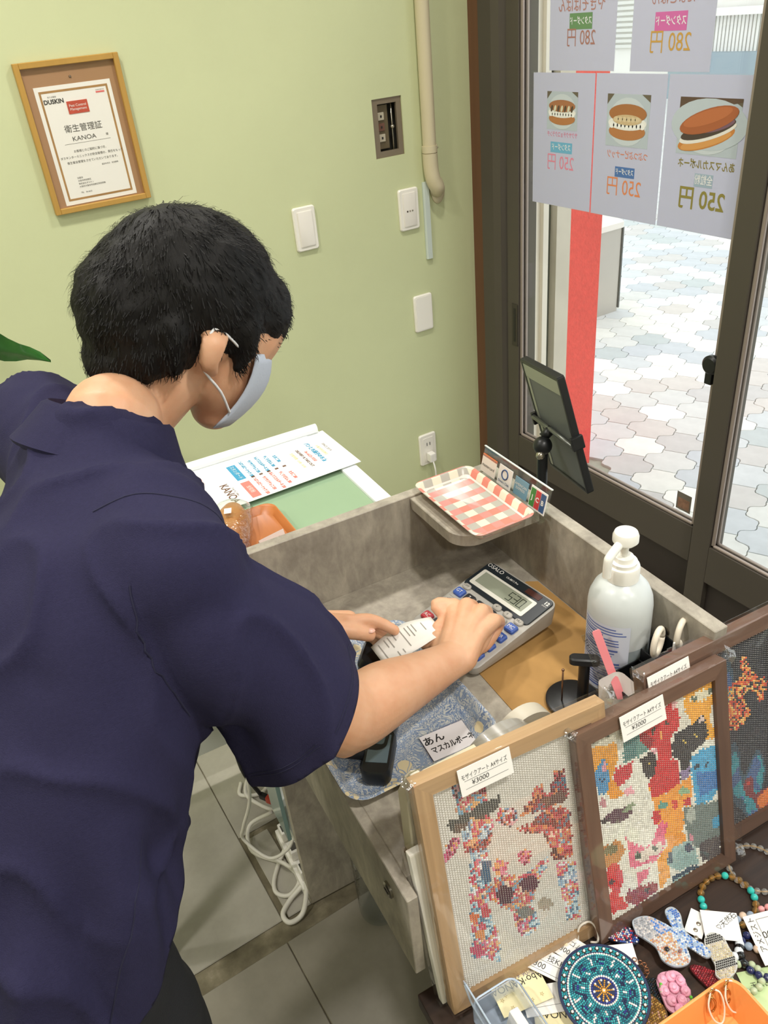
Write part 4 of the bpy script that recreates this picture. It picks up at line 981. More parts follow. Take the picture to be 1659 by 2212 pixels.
for k in range(24):
    z = .016+k*.0046; a0 = R(-44+random.random()*3); a1 = R(22+random.random()*24) if k % 4 else R(5)
    MB().loft([[(.0430*math.cos(a0+(a1-a0)*i/14), .0430*math.sin(a0+(a1-a0)*i/14), z+dz) for i in range(15)] for dz in (0, .0018 if k % 5 else .0030)], False, False, closed=False).build('print_line', M_blue, lab)

# pole stand with round black base (paper roll holder)
st = thing('roll_holder', 'black round-based roll holder with capped post on the kraft paper', 'holder', on(-.128, -.400, ZW+.0013), TH)
MB().lathe([(.0, 0), (.036, 0), (.037, .002), (.037, .007), (.034, .009), (.0, .009)], 40).build('base', M_black, st, smooth=True, ang=35)
MB().tube([(.008, -.010, .008), (.008, -.010, .080)], .0075, 14).build('post', M_black, st, smooth=True, ang=50)
MB().prism(rrect(.040, .020, .008), 0, .009, .002).build('cap', M_black, st, T(.008, -.010, .078, R(-38), R(-14), 0), smooth=True, ang=40)
MB().tube([(-.016, .004, .008), (-.016, .004, .066)], .0012, 8).build('pin', mat('copper_pin', '#8a6a55', .3, metal=.8), st, smooth=True)
MB().sphere((-.016, .004, .066), .0022, 8, 6).build('pin_tip', mat('copper_pin', '#8a6a55', .3, metal=.8), st, smooth=True)

# black desk organisers with pen cup, ruler and scissors
def open_box(name, label, loc, rz, w_, d_, h_, t_=.0018):
    o = thing(name, label, 'organizer', loc, rz)
    for (a, b, c, d) in ((-w_/2, -w_/2+t_, -d_/2, d_/2), (w_/2-t_, w_/2, -d_/2, d_/2), (-w_/2+t_, w_/2-t_, -d_/2, -d_/2+t_), (-w_/2+t_, w_/2-t_, d_/2-t_, d_/2)): MB().box(a, b, c, d, 0, h_, .0004, 1).build('wall', M_black, o)
    MB().box(-w_/2+t_, w_/2-t_, -d_/2+t_, d_/2-t_, 0, .002).build('bottom', M_black, o); return o
open_box('desk_organizer', 'tall black organizer box holding the scissors', on(-.023, -.458, ZW), TH, .046, .072, .085)
open_box('desk_organizer', 'lower black organizer box beside the pump bottle', on(-.067, -.464, ZW), TH, .040, .060, .068)
open_box('desk_organizer', 'small black organizer box holding the white cup and ruler', on(-.112, -.464, ZW), TH, .046, .052, .045)
cu_ = thing('white_cup', 'white folded card holder with coloured dots in the black box', 'holder', on(-.108, -.462, ZW+.0025), TH)
MB().loft([[(x, y, z) for x, y in rrect(.034+.006*z/.07, .036+.006*z/.07, .010, 4)] for z in (0, .03, .072)], True, False).build('wall', mat('cup_white', '#f0ece6', .5), cu_, smooth=True, ang=50)
for (x, y, z, r_, c) in ((-.0185, .004, .058, .0035, '#e58fa0'), (-.0185, -.008, .045, .004, '#3f8f7a'), (-.0186, .009, .064, .0022, '#2a2626')): MB().sphere((x, y, z), r_, 10, 6, (.25, 1, 1)).build('dot', mat('dot' + c, c, .5), cu_)
ru = thing('ruler', 'clear and pink plastic ruler standing in the black box', 'ruler', on(-.096, -.460, ZW+.012), 0)
rd = (CL(-.052, -.352, .800)-CL(-.104, -.470, ZW+.004)); 
a0 = Vector((0, 0, 0)); 
ru_t = CL(-.112, -.414, .878)-CL(-.096, -.460, ZW+.012)
ydir = ru_t.normalized(); xdir = Vector((.85, -.53, -.09)); xdir = (xdir-ydir*xdir.dot(ydir)).normalized(); zdir = xdir.cross(ydir)
RM = Matrix(((xdir.x, ydir.x, zdir.x, 0), (xdir.y, ydir.y, zdir.y, 0), (xdir.z, ydir.z, zdir.z, 0), (0, 0, 0, 1)))
MB().box(-.012, .003, 0, .128, -.0008, .0008).build('clear_strip', film_mat('clear_ruler', (.95, .97, .96), .08, .1), ru, RM)
MB().prism(rrect(.011, .128, .003, 3, .008, .064), -.001, .001).build('pink_strip', mat('pink_plastic', '#ef8f94', .35), ru, RM)
for k in range(7, 16): text(str(k), .0062, ink_k, ru, RM @ Matrix.Translation((-.008, .008*(k-.2), .0010)) @ Matrix.Rotation(PI/2, 4, 'Z'))
for k in range(60): MB().box(-.003, .0015 if k % 5 else -.0002, .006+k*.002, .0064+k*.002, .0008, .0010).build('tick', ink_k, ru, RM)
si = thing('scissors', 'cream-handled scissors standing in the tall black organizer', 'scissors', on(-.022, -.458, ZW+.004), TH)
for s in (-1, 1):
    MB().tube([(s*.018+.013*math.cos(a), -.002*s+.006*math.cos(a), .106+.020*math.sin(a)) for a in [2*PI*k/24 for k in range(25)]], .0042, 10).build('handle', mat('scissor_cream', '#e9dfcc', .35), si, smooth=True)
    MB().prism([(-.004, 0), (.004, 0), (.0015, .08), (-.0015, .08)], -.0008, .0008).build('blade', mat('blade_steel', '#b9bcbf', .2, metal=.9), si, T(s*.004, .001*s, .085, 0, -PI/2))
MB().box(-.008, .008, -.002, .0, .080, .104).build('price_flag', mat('flag_white', '#f2f0ea', .5), si, T(.006, -.006, 0, .3))

# tape dispensers and beige binder behind the giraffe picture
tp = thing('tape_roll', 'large roll of clear packing tape standing behind the oak frame', 'tape', on(-.300, -.474, ZW+.001), TH+R(4))
def roll(mb, r0, r1, w_): return mb.loft([[(r*math.cos(a), y, r*math.sin(a)) for a in [2*PI*k/40 for k in range(40)]] for r, y in ((r0, -w_/2), (r1, -w_/2), (r1, w_/2), (r0, w_/2), (r0, -w_/2))], False, False)
roll(MB(), .038, .058, .022).build('tape', mat('tape_grey', '#9c988e', .25, coat=.5), tp, T(0, 0, .058), smooth=True, ang=40)
roll(MB(), .0355, .038, .0225).build('core', mat('core_card', '#9b9388', .8), tp, T(0, 0, .058), smooth=True, ang=40)
td = thing('tape_dispenser', 'cream tape dispenser behind the packing tape roll', 'tape dispenser', on(-.246, -.446, ZW+.001), TH+R(4))
roll(MB(), .028, .045, .020).build('reel', mat('dispenser_cream', '#c4bcaa', .4), td, T(0, 0, .046), smooth=True, ang=40)
MB().box(-.05, .05, -.014, .014, 0, .012, .003).build('base', mat('dispenser_cream', '#c4bcaa', .4), td)
bd = thing('ring_binder', 'beige binder standing upright at the left behind the oak frame', 'binder', on(-.420, -.484, ZW+.001), TH)
M_bind = mat('beige_board', '#d9cfb6', .5)
MB().prism([(-.016, 0), (.016, 0), (.017, .10), (.010, .118), (.002, .122), (-.006, .118), (-.016, .10)], -.011, .011, .002).build('spine', M_bind, bd, T(0, 0, 0, 0, PI/2), smooth=True, ang=30)
MB().box(.014, .082, -.008, .006, .002, .120).build('pages', mat('cream_pages', '#efe6c8', .7), bd)
MB().box(.014, .080, -.011, -.0082, .0, .112).build('cover', M_bind, bd); MB().box(.014, .080, .0062, .010, .0, .112).build('cover', M_bind, bd)
MB().box(-.004, .010, -.006, .006, .117, .126, .002).build('metal_clip', mat('bright_metal', '#b8b0a0', .25, metal=.9), bd)

# tablet on a pole stand between the counter and the door
PT = Vector((.892, .921, .848)); TM = Matrix(((-.28, -.175, -.94), (-.945, .19, .25), (.13, .965, -.22))); 
q_ = TM.to_quaternion().to_matrix()
TMX = Matrix.Translation(PT) @ q_.to_4x4()
tbl = thing('tablet', 'black tablet seen from behind on a pole stand by the door', 'tablet', M=TMX)
tw, th_ = .148, .218
MB().prism(rrect(tw, th_, .010, 5, 0, th_/2), -.006, .003, .001).build('case', mat('tablet_grey', '#5d605e', .45), tbl, smooth=True, ang=40)
for (a, b, c, d) in ((-tw/2-.002, -tw/2+.005, 0, th_), (tw/2-.005, tw/2+.002, 0, th_), (-tw/2, tw/2, -.002, .005), (-tw/2, tw/2, th_-.005, th_+.002)): MB().box(a, b, c, d, -.008, .005, .002).build('bumper', M_black, tbl)
MB().box(-tw/2+.006, tw/2-.006, .006, th_-.006, -.0078, -.006).build('screen', mat('tablet_screen', '#0e0f12', .08, coat=.6), tbl)
MB().box(-tw/2+.004, tw/2-.004, th_-.032, th_-.006, .003, .0042).build('band', mat('tablet_silver', '#a2a498', .35, metal=.5), tbl)
MB().box(-tw/2+.006, -tw/2+.016, .006, th_-.03, .003, .0042).build('band', mat('tablet_silver', '#a2a498', .35, metal=.5), tbl)
jt = TMX @ Vector((-.014, .098, .016))
ts_ = thing('tablet_stand', 'black telescopic pole stand carrying the tablet', 'stand', (jt.x-.012, jt.y-.006, 0))
bp = Vector((jt.x-.012, jt.y-.006, 0))
lj = lambda q: q-bp
MB().lathe([(0, 0), (.095, 0), (.095, .006), (.08, .012), (.02, .018), (0, .018)], 36).build('base', M_black, ts_, smooth=True, ang=35)
zt_ = jt.z-.03
MB().tube([(0, 0, .015), (0, 0, .78)], .013, 16).build('lower_pole', M_black, ts_, smooth=True, ang=40)
MB().tube([(0, 0, .76), (0, 0, zt_)], .0095, 16).build('upper_pole', M_black, ts_, smooth=True, ang=40)
MB().lathe([(.0, .755), (.016, .755), (.017, .76), (.017, .785), (.014, .79), (0, .79)], 20).build('lock_collar', M_black, ts_, smooth=True, ang=40)
MB().sphere((0, 0, zt_+.008), .017, 18, 12).build('ball_joint', M_black, ts_, smooth=True)
MB().sphere((-.012, -.008, zt_-.004), .008, 12, 8).build('joint_screw', mat('bright_metal', '#b8b0a0', .25, metal=.9), ts_, smooth=True)
MB().tube([lj(jt)+Vector((-.006, .0, -.01)), tuple(lj(TMX @ Vector((-.014, .098, .004))))], .009, 12).build('neck', M_black, ts_, smooth=True)
MB().tube([tuple(lj(TMX @ Vector((-tw/2-.003, .105, .009)))), tuple(lj(TMX @ Vector((tw/2+.003, .095, .009))))], .0045, 8).build('clamp_bar', mat('clamp_metal', '#6d6f69', .3, metal=.6), ts_, smooth=True)
for s in (-1, 1): MB().box(-.004, .004, -.012, .012, -.01, .012, .002).build('clamp_jaw', M_black, ts_, Matrix.Translation(-bp) @ TMX @ Matrix.Translation((s*(tw/2+.005), .100, 0)))

# menu sheet on the showcase
mn = thing('menu_sheet', 'laminated price menu lying on the glass showcase', 'menu', on(-.300, .322, .852), TH+R(2))
mw, mh = .345, .175
MB().prism([(-mw/2, -mh/2), (mw/2, -mh/2+.004), (mw/2, mh/2), (-mw/2, mh/2)], .001, .0018).build('paper', mat('menu_paper', '#eef1ef', .3), mn)
cbl, crd, cyl, cbk = mat('menu_blue', '#3a93b8', .5), mat('menu_red', '#e07a70', .5), mat('menu_yellow', '#cdbb6a', .5), mat('menu_dark', '#6a4a3a', .5)
RT = -PI/2
def mt(s, size, x, y, m_, **k): text(s, size, m_, mn, T(x, y, .0021, RT), **k)
MB().box(-.052, -.034, .0, .066, .0018, .0021).build('heading_block', cbl, mn); MB().box(-.052, -.034, -.078, -.012, .0018, .0021).build('heading_block', crd, mn)
mt('KANOA', .022, -.082, -.035, cbk, bold=.0004); mt('Cake & Coffee', .006, -.070, -.035, cbk)
text('スタンダード', .010, M_wprint, mn, T(-.043, .033, .0023, RT)); text('全粒粉', .010, M_wprint, mn, T(-.043, -.045, .0023, RT))
for k, s in enumerate(('つぶつぶピーナッツ 250', 'サクサクチョコ 250', 'あんマスカルポーネ 250', 'やきそばぱん 280', 'たまご 280')):
    mt(s, .0085, -.022+k*.0165, .035, cbl, bold=.0005, sx=.8); mt(s, .0085, -.022+k*.0165, -.045, crd, bold=.0005, sx=.8)
    MB().box(-.025+k*.0165, -.018+k*.0165, -.006, .0, .0018, .0021).build('price_mark', cbk, mn)
mt('営業時間 10:00-18:00', .008, .075, 0, cyl); mt('DELIVERY & TAKE OUT', .008, .090, .0, cbk, bold=.0003); mt('06-6625-9350', .009, .103, .0, crd, bold=.0003); mt('パンとお菓子のお店', .0105, .118, .01, cbl, bold=.0006); mt('大阪市阿倍野区', .0075, .132, .01, cyl); mt('SINCE 2019', .008, .146, .015, cbk)
mt('MENU', .012, -.112, .045, crd); mt('お持ち帰り', .010, -.128, .04, crd); mt('税込価格', .007, -.145, .03, cbl)

# bread tray on the showcase with a wrapped bun and price card
wt_ = thing('bread_tray', 'brown wooden-look bread tray on the showcase by the shoulder', 'tray', on(-.405, .105, .852), TH)
MB().loft([[(x, y, z) for x, y in rrect(w_, h_, .022)] for w_, h_, z in ((.13, .15, 0), (.148, .168, .012), (.15, .17, .015))], True, False).build('underside', mat('tray_white', '#dcdad2', .4), wt_, smooth=True, ang=50)
MB().loft([[(x, y, z) for x, y in rrect(w_, h_, .022)] for w_, h_, z in ((.15, .17, .015), (.146, .166, .0155), (.142, .162, .0135), (.128, .148, .003))], False, True).build('inner_face', ramp_mat('orange_wood', [(.3, '#9c5a2a'), (.5, '#b9713a'), (.7, '#cf8a4c')], 10, stretch=(1, .12, 1), rough=.4), wt_, smooth=True, ang=50)
bn = thing('wrapped_bun', 'bread roll in a clear bag lying on the bread tray', 'bread', on(-.425, .125, .8565), TH+R(70))
limb(MB(), [(-.055, 0, .022), (-.02, 0, .026), (.02, 0, .026), (.055, 0, .022)], [(.020, .018), (.030, .024), (.030, .024), (.020, .018)], 18, flat=(0, 0, 1)).build('bun', ramp_mat('bun_crust', [(.3, '#8a5226'), (.5, '#b5763a'), (.75, '#d6a566')], 18, rough=.45), bn, smooth=True)
bag = limb(MB(), [(-.085, 0, .012), (-.05, 0, .026), (0, 0, .030), (.05, 0, .026), (.085, 0, .010)], [(.030, .006), (.034, .024), (.037, .028), (.034, .024), (.034, .004)], 18, flat=(0, 0, 1)).build('bag', film_mat('crinkle_bag', (1, 1, 1), .10, .08, bump=.8, bscale=60), bn, smooth=True)
MB().box(-.008, .008, -.006, .006, .0585, .0592).build('sticker', mat('sticker_white', '#f2ece4', .5), bn, T(.0, .0, .0))
pc_ = thing('price_card', 'small folded price card standing on the bread tray', 'price card', on(-.375, .055, .8565), TH+R(12))
MB().loft([[(-.024, 0, 0), (-.024, .010, .026), (-.024, .020, 0)], [(.024, 0, 0), (.024, .010, .026), (.024, .020, 0)]]).build('card', mat('price_card_paper', '#f3e2da', .5), pc_)
text('200円', .012, mat('price_red', '#c8505a', .5), pc_, T(0, .0045, .0132, 0, R(69)))

# ------------------------------------------------------------------ bead pictures
PIC_GIRAFFE = [
 ('A', [(121,989),(177,977),(183,919),(216,901),(191,868),(130,883),(124,940)]),
 ('R', [(265,987),(323,978),(316,865),(271,896)]),
 ('O', [(136,909),(237,914),(314,880),(319,832),(204,842),(139,837),(127,870)]),
 ('A', [(490,709),(478,691),(449,684),(414,691),(381,710),(359,735),(353,759),(366,777),(394,783),(429,777),(462,759),(485,734)]),
 ('B', [(134,768),(219,822),(331,767),(318,699),(270,644),(185,647),(135,681)]),
 ('#4b4a46', [(70,835),(148,838),(299,847),(394,841),(380,800),(334,781),(249,783),(218,816),(153,768),(107,771),(72,802)]),
 ('P', [(0,678),(46,744),(113,754),(130,726),(79,680),(20,663)]),
 ('R', [(136,687),(266,675),(318,699),(302,661),(236,619),(149,660)]),
 ('B', [(167,654),(277,633),(271,492),(225,354),(272,172),(256,53),(86,147),(117,400),(149,541)]),
 ('#456583', [(231,591),(281,572),(276,467),(228,474),(211,539)]),
 ('#d8703f', [(163,325),(156,314),(143,309),(127,312),(112,322),(103,336),(101,351),(108,363),(121,368),(137,365),(152,355),(161,340)]),
 ('#c9505a', [(239,325),(232,314),(219,311),(203,314),(188,324),(178,337),(176,351),(183,361),(196,365),(212,361),(227,352),(237,338)]),
 ('#dd8f4e', [(187,226),(181,215),(167,212),(150,216),(134,227),(123,241),(121,255),(128,265),(142,268),(159,264),(175,254),(185,240)]),
 ('#c9405a', [(181,520),(176,512),(168,508),(158,510),(148,516),(143,526),(142,536),(146,544),(155,548),(165,547),(174,540),(180,531)]),
 ('#c24a68', [(163,154),(154,141),(137,137),(115,142),(95,156),(83,174),(80,191),(89,204),(106,208),(127,203),(147,190),(160,172)]),
 ('P', [(539,490),(530,472),(513,463),(491,466),(471,480),(458,500),(455,523),(464,540),(482,549),(504,546),(524,533),(537,512)]),
 ('P', [(383,493),(373,476),(354,468),(331,471),(310,486),(296,507),(294,529),(303,546),(322,554),(345,550),(366,536),(380,516)]),
 ('O', [(289,485),(383,455),(480,431),(581,422),(649,459),(634,394),(560,351),(517,272),(411,260),(345,296),(302,338),(200,428),(228,471),(283,452)]),
 ('B', [(509,420),(649,459),(628,388),(555,385)]),
 ('#4c2a3c', [(402,348),(390,330),(366,323),(336,329),(308,347),(290,372),(286,396),(297,414),(321,421),(351,415),(379,397),(398,373)]),
 ('#552a40', [(563,363),(563,341),(548,326),(521,321),(490,329),(463,346),(448,368),(448,390),(463,405),(490,409),(520,402),(547,386)]),
 ('B', [(381,264),(513,249),(546,119),(427,103),(386,172)]),
 ('#77736e', [(517,206),(506,194),(483,192),(453,201),(424,217),(405,238),(400,256),(410,268),(433,270),(463,262),(491,246),(511,225)]),
 ('P', [(386,237),(435,217),(429,119),(393,152)]),
 ('R', [(496,714),(582,757),(611,812),(659,802),(690,740),(729,800),(744,838),(814,829),(827,692),(722,677),(582,690)]),
 ('#6a4a44', [(629,740),(811,727),(814,674),(683,691)]),
 ('R', [(457,658),(575,648),(620,676),(751,666),(827,616),(815,395),(684,414),(657,511),(636,580),(567,598)]),
 ('O', [(654,565),(798,550),(810,444),(699,440),(675,496)]),
 ('#4a2a30', [(722,454),(718,446),(709,441),(699,443),(689,449),(683,459),(682,470),(686,478),(694,483),(704,481),(714,475),(720,465)]),
 ('B', [(692,395),(826,358),(826,49),(735,71),(708,275)]),
 ('#a89a86', [(649,201),(639,186),(617,182),(588,189),(561,205),(543,226),(539,247),(549,261),(571,265),(599,259),(625,243),(644,221)]),
]
PIC_CATS = [
 ('#e6a238', [(-20,1008),(218,965),(214,844),(137,754),(-29,820)]),
 ('#d6d3c2', [(-17,1023),(247,989),(251,947),(206,925),(-17,967)]),
 ('#3d4a46', [(44,984),(40,979),(31,977),(19,979),(8,985),(1,992),(-1,1000),(3,1005),(12,1007),(24,1004),(35,999),(42,991)]),
 ('#3d4a46', [(161,985),(157,979),(148,978),(136,980),(125,986),(117,993),(115,1000),(120,1006),(129,1007),(140,1005),(151,1000),(159,992)]),
 ('#5f8b84', [(260,1004),(427,981),(388,893),(449,802),(352,795),(248,801)]),
 ('#4d7a78', [(267,921),(368,900),(352,795),(261,814)]),
 ('#eba93a', [(779,1002),(1019,997),(1021,889),(960,795),(1015,683),(893,689),(814,816),(758,919)]),
 ('#e2dcc2', [(1010,927),(1004,914),(972,906),(924,906),(873,914),(832,927),(813,942),(820,955),(851,963),(898,963),(949,956),(990,943)]),
 ('#5d6c5c', [(872,931),(868,926),(857,924),(843,927),(829,934),(819,942),(816,950),(821,955),(831,957),(846,954),(859,948),(869,939)]),
 ('#5d6c5c', [(1012,930),(1008,925),(999,923),(986,926),(974,931),(966,939),(963,946),(967,951),(976,952),(988,950),(1000,945),(1009,937)]),
 ('#ddd9cb', [(658,993),(767,998),(758,919),(802,806),(692,823),(720,876)]),
 ('#c62b31', [(388,893),(418,957),(544,949),(680,996),(713,906),(719,842),(635,807),(621,691),(687,660),(672,534),(567,525),(445,534),(425,626),(515,729),(523,787),(440,809),(394,860)]),
 ('#8f1e28', [(388,893),(418,917),(498,841),(461,805),(404,856)]),
 ('#e0b0ae', [(699,953),(689,943),(678,938),(667,940),(660,947),(659,959),(663,971),(672,980),(684,985),(695,983),(702,976),(703,965)]),
 ('#3f3a30', [(506,876),(498,870),(488,867),(480,869),(475,875),(475,883),(480,892),(488,898),(498,901),(506,899),(511,893),(511,885)]),
 ('#3f3a30', [(630,880),(624,878),(613,881),(601,886),(591,894),(585,901),(585,907),(591,908),(601,906),(613,900),(624,893),(630,885)]),
 ('#d89a50', [(568,838),(564,825),(559,816),(554,814),(549,820),(546,831),(547,845),(550,858),(555,866),(561,868),(565,862),(568,851)]),
 ('#27252b', [(641,763),(680,813),(825,813),(908,845),(927,778),(951,727),(916,688),(786,661),(776,562),(683,548),(696,664),(628,707)]),
 ('#d9bb58', [(756,735),(753,732),(746,731),(738,733),(729,737),(723,742),(721,747),(724,751),(731,752),(739,750),(748,746),(754,740)]),
 ('#d9bb58', [(861,736),(858,733),(851,732),(842,734),(833,738),(827,744),(825,748),(828,752),(835,753),(844,751),(852,747),(859,741)]),
 ('#d6c1ba', [(909,810),(900,800),(889,794),(880,795),(874,802),(874,813),(879,825),(888,836),(899,841),(908,840),(913,834),(914,823)]),
 ('#8a7aa0', [(689,601),(780,598),(763,545),(694,544)]),
 ('#2b262a', [(375,769),(491,791),(504,712),(472,652),(409,664)]),
 ('#d0b45a', [(462,719),(460,716),(455,715),(448,716),(442,719),(438,724),(437,728),(439,730),(444,731),(450,730),(456,727),(461,723)]),
 ('#d9a0a8', [(516,772),(512,764),(503,761),(493,763),(483,769),(476,777),(474,786),(478,793),(486,797),(497,795),(507,789),(514,781)]),
 ('#46a2cd', [(784,640),(866,655),(1011,637),(1018,450),(1026,401),(943,340),(801,360),(785,536)]),
 ('#3b78b6', [(820,546),(1006,489),(1026,401),(840,395)]),
 ('#2b3a4a', [(858,569),(854,565),(846,563),(834,566),(823,572),(815,579),(813,585),(817,590),(825,591),(836,589),(848,583),(855,576)]),
 ('#2b3a4a', [(940,555),(937,550),(930,549),(920,551),(911,556),(905,562),(903,568),(906,572),(913,573),(922,571),(931,567),(938,560)]),
 ('#4b90bf', [(17,826),(108,886),(119,803),(149,750),(87,700),(29,722)]),
 ('#e0a0b0', [(110,832),(103,820),(94,812),(86,812),(81,818),(80,830),(84,844),(91,857),(100,864),(108,865),(113,858),(114,846)]),
 ('#2a3f5a', [(111,765),(107,762),(96,762),(80,764),(63,769),(51,775),(46,780),(50,783),(61,784),(77,781),(94,776),(106,771)]),
 ('#e79a32', [(139,768),(189,693),(218,643),(120,651),(97,713)]),
 ('#c0303c', [(176,803),(321,781),(289,712),(190,696),(167,747)]),
 ('#e4a4b0', [(303,646),(305,634),(296,626),(279,622),(259,625),(241,634),(230,645),(228,657),(237,666),(254,669),(274,666),(292,658)]),
 ('#c48a92', [(84,652),(83,638),(76,629),(64,627),(51,634),(40,647),(34,662),(34,676),(41,685),(53,687),(66,680),(78,668)]),
 ('#efa242', [(415,630),(446,541),(567,528),(682,541),(776,543),(779,463),(748,388),(678,407),(694,320),(667,257),(506,314),(462,412),(449,496)]),
 ('#5a9a90', [(558,471),(557,461),(544,455),(524,454),(502,458),(483,467),(473,477),(475,486),(487,492),(507,493),(529,489),(548,481)]),
 ('#90b48e', [(764,471),(760,461),(743,456),(718,459),(691,467),(670,479),(660,492),(664,501),(681,506),(706,504),(733,496),(754,484)]),
 ('#c8313a', [(501,412),(493,396),(478,388),(460,390),(442,402),(431,421),(428,440),(436,456),(450,464),(469,462),(487,450),(498,432)]),
 ('#df6082', [(525,320),(502,311),(477,311),(456,321),(445,338),(447,357),(462,373),(484,382),(510,381),(531,371),(542,355),(540,336)]),
 ('#d04a40', [(651,429),(646,416),(635,409),(621,410),(608,419),(600,434),(598,449),(604,462),(614,469),(628,468),(641,459),(649,445)]),
 ('#c03038', [(704,431),(762,432),(746,389),(700,399)]),
 ('#5b3c4c', [(279,538),(271,519),(235,509),(181,510),(123,521),(78,541),(56,563),(64,581),(99,591),(152,591),(210,580),(256,560)]),
 ('#2b2228', [(91,563),(88,557),(76,554),(58,553),(39,556),(24,562),(16,568),(19,574),(31,578),(49,578),(68,575),(83,570)]),
 ('#8a9a7c', [(309,561),(306,553),(289,547),(262,544),(233,546),(209,552),(198,560),(201,568),(218,574),(245,576),(274,574),(298,569)]),
 ('#6d7c79', [(700,391),(1019,315),(1001,94),(834,82),(711,180),(692,321)]),
 ('#aeb6ae', [(792,313),(784,293),(767,282),(746,284),(727,298),(714,320),(711,345),(718,365),(735,375),(756,373),(776,360),(789,337)]),
 ('#49a0c8', [(933,234),(1007,237),(1001,167),(940,175)]),
 ('#4b4549', [(803,142),(1002,110),(991,-25),(828,19)]),
 ('#bf7a3a', [(-34,436),(146,422),(190,347),(127,305),(-10,318),(-31,379)]),
 ('#6a5a3a', [(136,385),(133,372),(114,365),(86,365),(55,374),(31,387),(19,403),(23,416),(41,423),(69,423),(99,415),(124,401)]),
 ('#cf3038', [(-45,272),(104,327),(134,264),(143,183),(98,124),(176,17),(-55,57)]),
 ('#e6d8cc', [(46,182),(46,168),(34,157),(13,154),(-13,158),(-34,169),(-47,184),(-48,198),(-36,208),(-14,212),(11,207),(33,197)]),
 ('#4a3a40', [(75,212),(71,207),(60,206),(47,210),(34,218),(25,227),(23,235),(27,240),(38,240),(51,236),(64,229),(73,220)]),
 ('#df6f8c', [(199,416),(284,332),(390,288),(506,398),(517,260),(495,222),(422,189),(333,207),(257,220),(215,236),(215,307)]),
 ('#e2d8cc', [(258,300),(479,279),(500,219),(291,225),(252,261)]),
 ('#4a5a50', [(303,270),(299,262),(290,258),(279,260),(269,267),(263,277),(261,287),(266,296),(274,299),(285,298),(295,291),(302,281)]),
 ('#4a5a50', [(451,251),(447,247),(437,246),(424,250),(411,257),(403,265),(400,272),(404,277),(414,277),(427,274),(440,267),(449,259)]),
 ('#e07890', [(251,183),(363,175),(345,127),(263,107)]),
 ('#8e2c3a', [(174,114),(412,70),(416,16),(237,6),(133,61)]),
 ('#3a2a30', [(352,42),(348,36),(339,35),(327,39),(315,46),(307,55),(305,63),(309,68),(319,69),(331,66),(342,59),(350,50)]),
 ('#e9a138', [(432,185),(500,219),(568,254),(621,217),(525,146),(531,47),(444,11)]),
 ('#e79a32', [(512,316),(700,240),(696,198),(560,191)]),
 ('#93b2b0', [(513,143),(585,208),(724,183),(775,106),(786,28),(591,54)]),
 ('#2f4a60', [(522,163),(560,194),(570,127),(527,113)]),
 ('#2f4a60', [(753,131),(746,122),(731,119),(711,124),(692,135),(679,149),(675,163),(682,172),(697,175),(716,170),(735,159),(749,145)]),
 ('#d890a0', [(754,195),(750,182),(744,175),(737,174),(731,181),(727,192),(726,206),(729,218),(735,225),(743,226),(749,220),(753,208)]),
 ('#2f4a60', [(542,42),(779,23),(783,-3),(550,14)]),
 ('#2f4a60', [(547,-17),(774,-25),(778,-51),(550,-35)]),
 ('#93b2b0', [(545,17),(783,-3),(780,-27),(547,-13)]),
]
PAL = {'A': ['#b53a4a', '#d8627a', '#e08a4a', '#8fb8d0', '#5f8fb0', '#6a3040', '#e6b0b8', '#3f4a58', '#f0ece6', '#c97a5a'],
       'B': ['#a9cbdc', '#86aec8', '#d8e6ea', '#5b7e9a', '#bcd6e2', '#c94f5f', '#e3b080', '#d9738f', '#e9eef0', '#7a98ac'],
       'R': ['#8c2a38', '#b8404c', '#c95a5a', '#d98a5a', '#5a2430', '#7a3038', '#a8404c', '#4f6f88'],
       'P': ['#cf5a86', '#b83a5c', '#e08aa4', '#8c3050', '#e6a46a', '#d97a94'],
       'O': ['#e0924f', '#d8627a', '#f0d8c4', '#c9485a', '#c58a6a', '#7fa9c4', '#b85a5a', '#e8b070']}
def inside(px, py, poly):
    c = np.zeros(px.shape, bool); n = len(poly); j = n-1
    for i in range(n):
        xi, yi = poly[i]; xj, yj = poly[j]
        if yi != yj:
            c ^= ((yi > py) != (yj > py)) & (px < (xj-xi)*(py-yi)/(yj-yi)+xi)
        j = i
    return c
def dome_mesh(name, cen, rad, cols, zs=.8, n=6, basis=None):
    """one mesh of many small domes; cen (N,3) in local space, colours linear"""
    N = len(cen); rad = np.broadcast_to(np.asarray(rad, float), (N,))
    a = np.arange(n)*2*np.pi/n
    tmpl = np.concatenate([np.stack([np.cos(a), np.sin(a), 0*a], 1), np.stack([.72*np.cos(a+.5), .72*np.sin(a+.5), 0*a+.62*zs/.8], 1), [[0, 0, zs]]])
    V = cen[:, None, :]+tmpl[None]*rad[:, None, None]
    f = []
    for k in range(n):
        k2 = (k+1) % n; f += [(k, k2, n+k), (k2, n+k2, n+k), (n+k, n+k2, 2*n)]
    F = (np.array(f)[None]+(np.arange(N)*(2*n+1))[:, None, None]).reshape(-1, 3)
    me = bpy.data.meshes.new(name); me.vertices.add(N*(2*n+1)); me.vertices.foreach_set('co', V.reshape(-1))
    me.loops.add(F.size); me.loops.foreach_set('vertex_index', F.reshape(-1).astype(np.int32))
    me.polygons.add(len(F)); me.polygons.foreach_set('loop_start', (np.arange(len(F))*3).astype(np.int32))
    at = me.color_attributes.new('Col', 'FLOAT_COLOR', 'POINT')
    cc = np.concatenate([np.repeat(cols, 2*n+1, 0), np.ones((N*(2*n+1), 1))], 1); at.data.foreach_set('color', cc.reshape(-1).astype(np.float32))
    me.update(); me.validate(); me.shade_smooth(); return me
lin = lambda h: np.array(L(h)[:3])
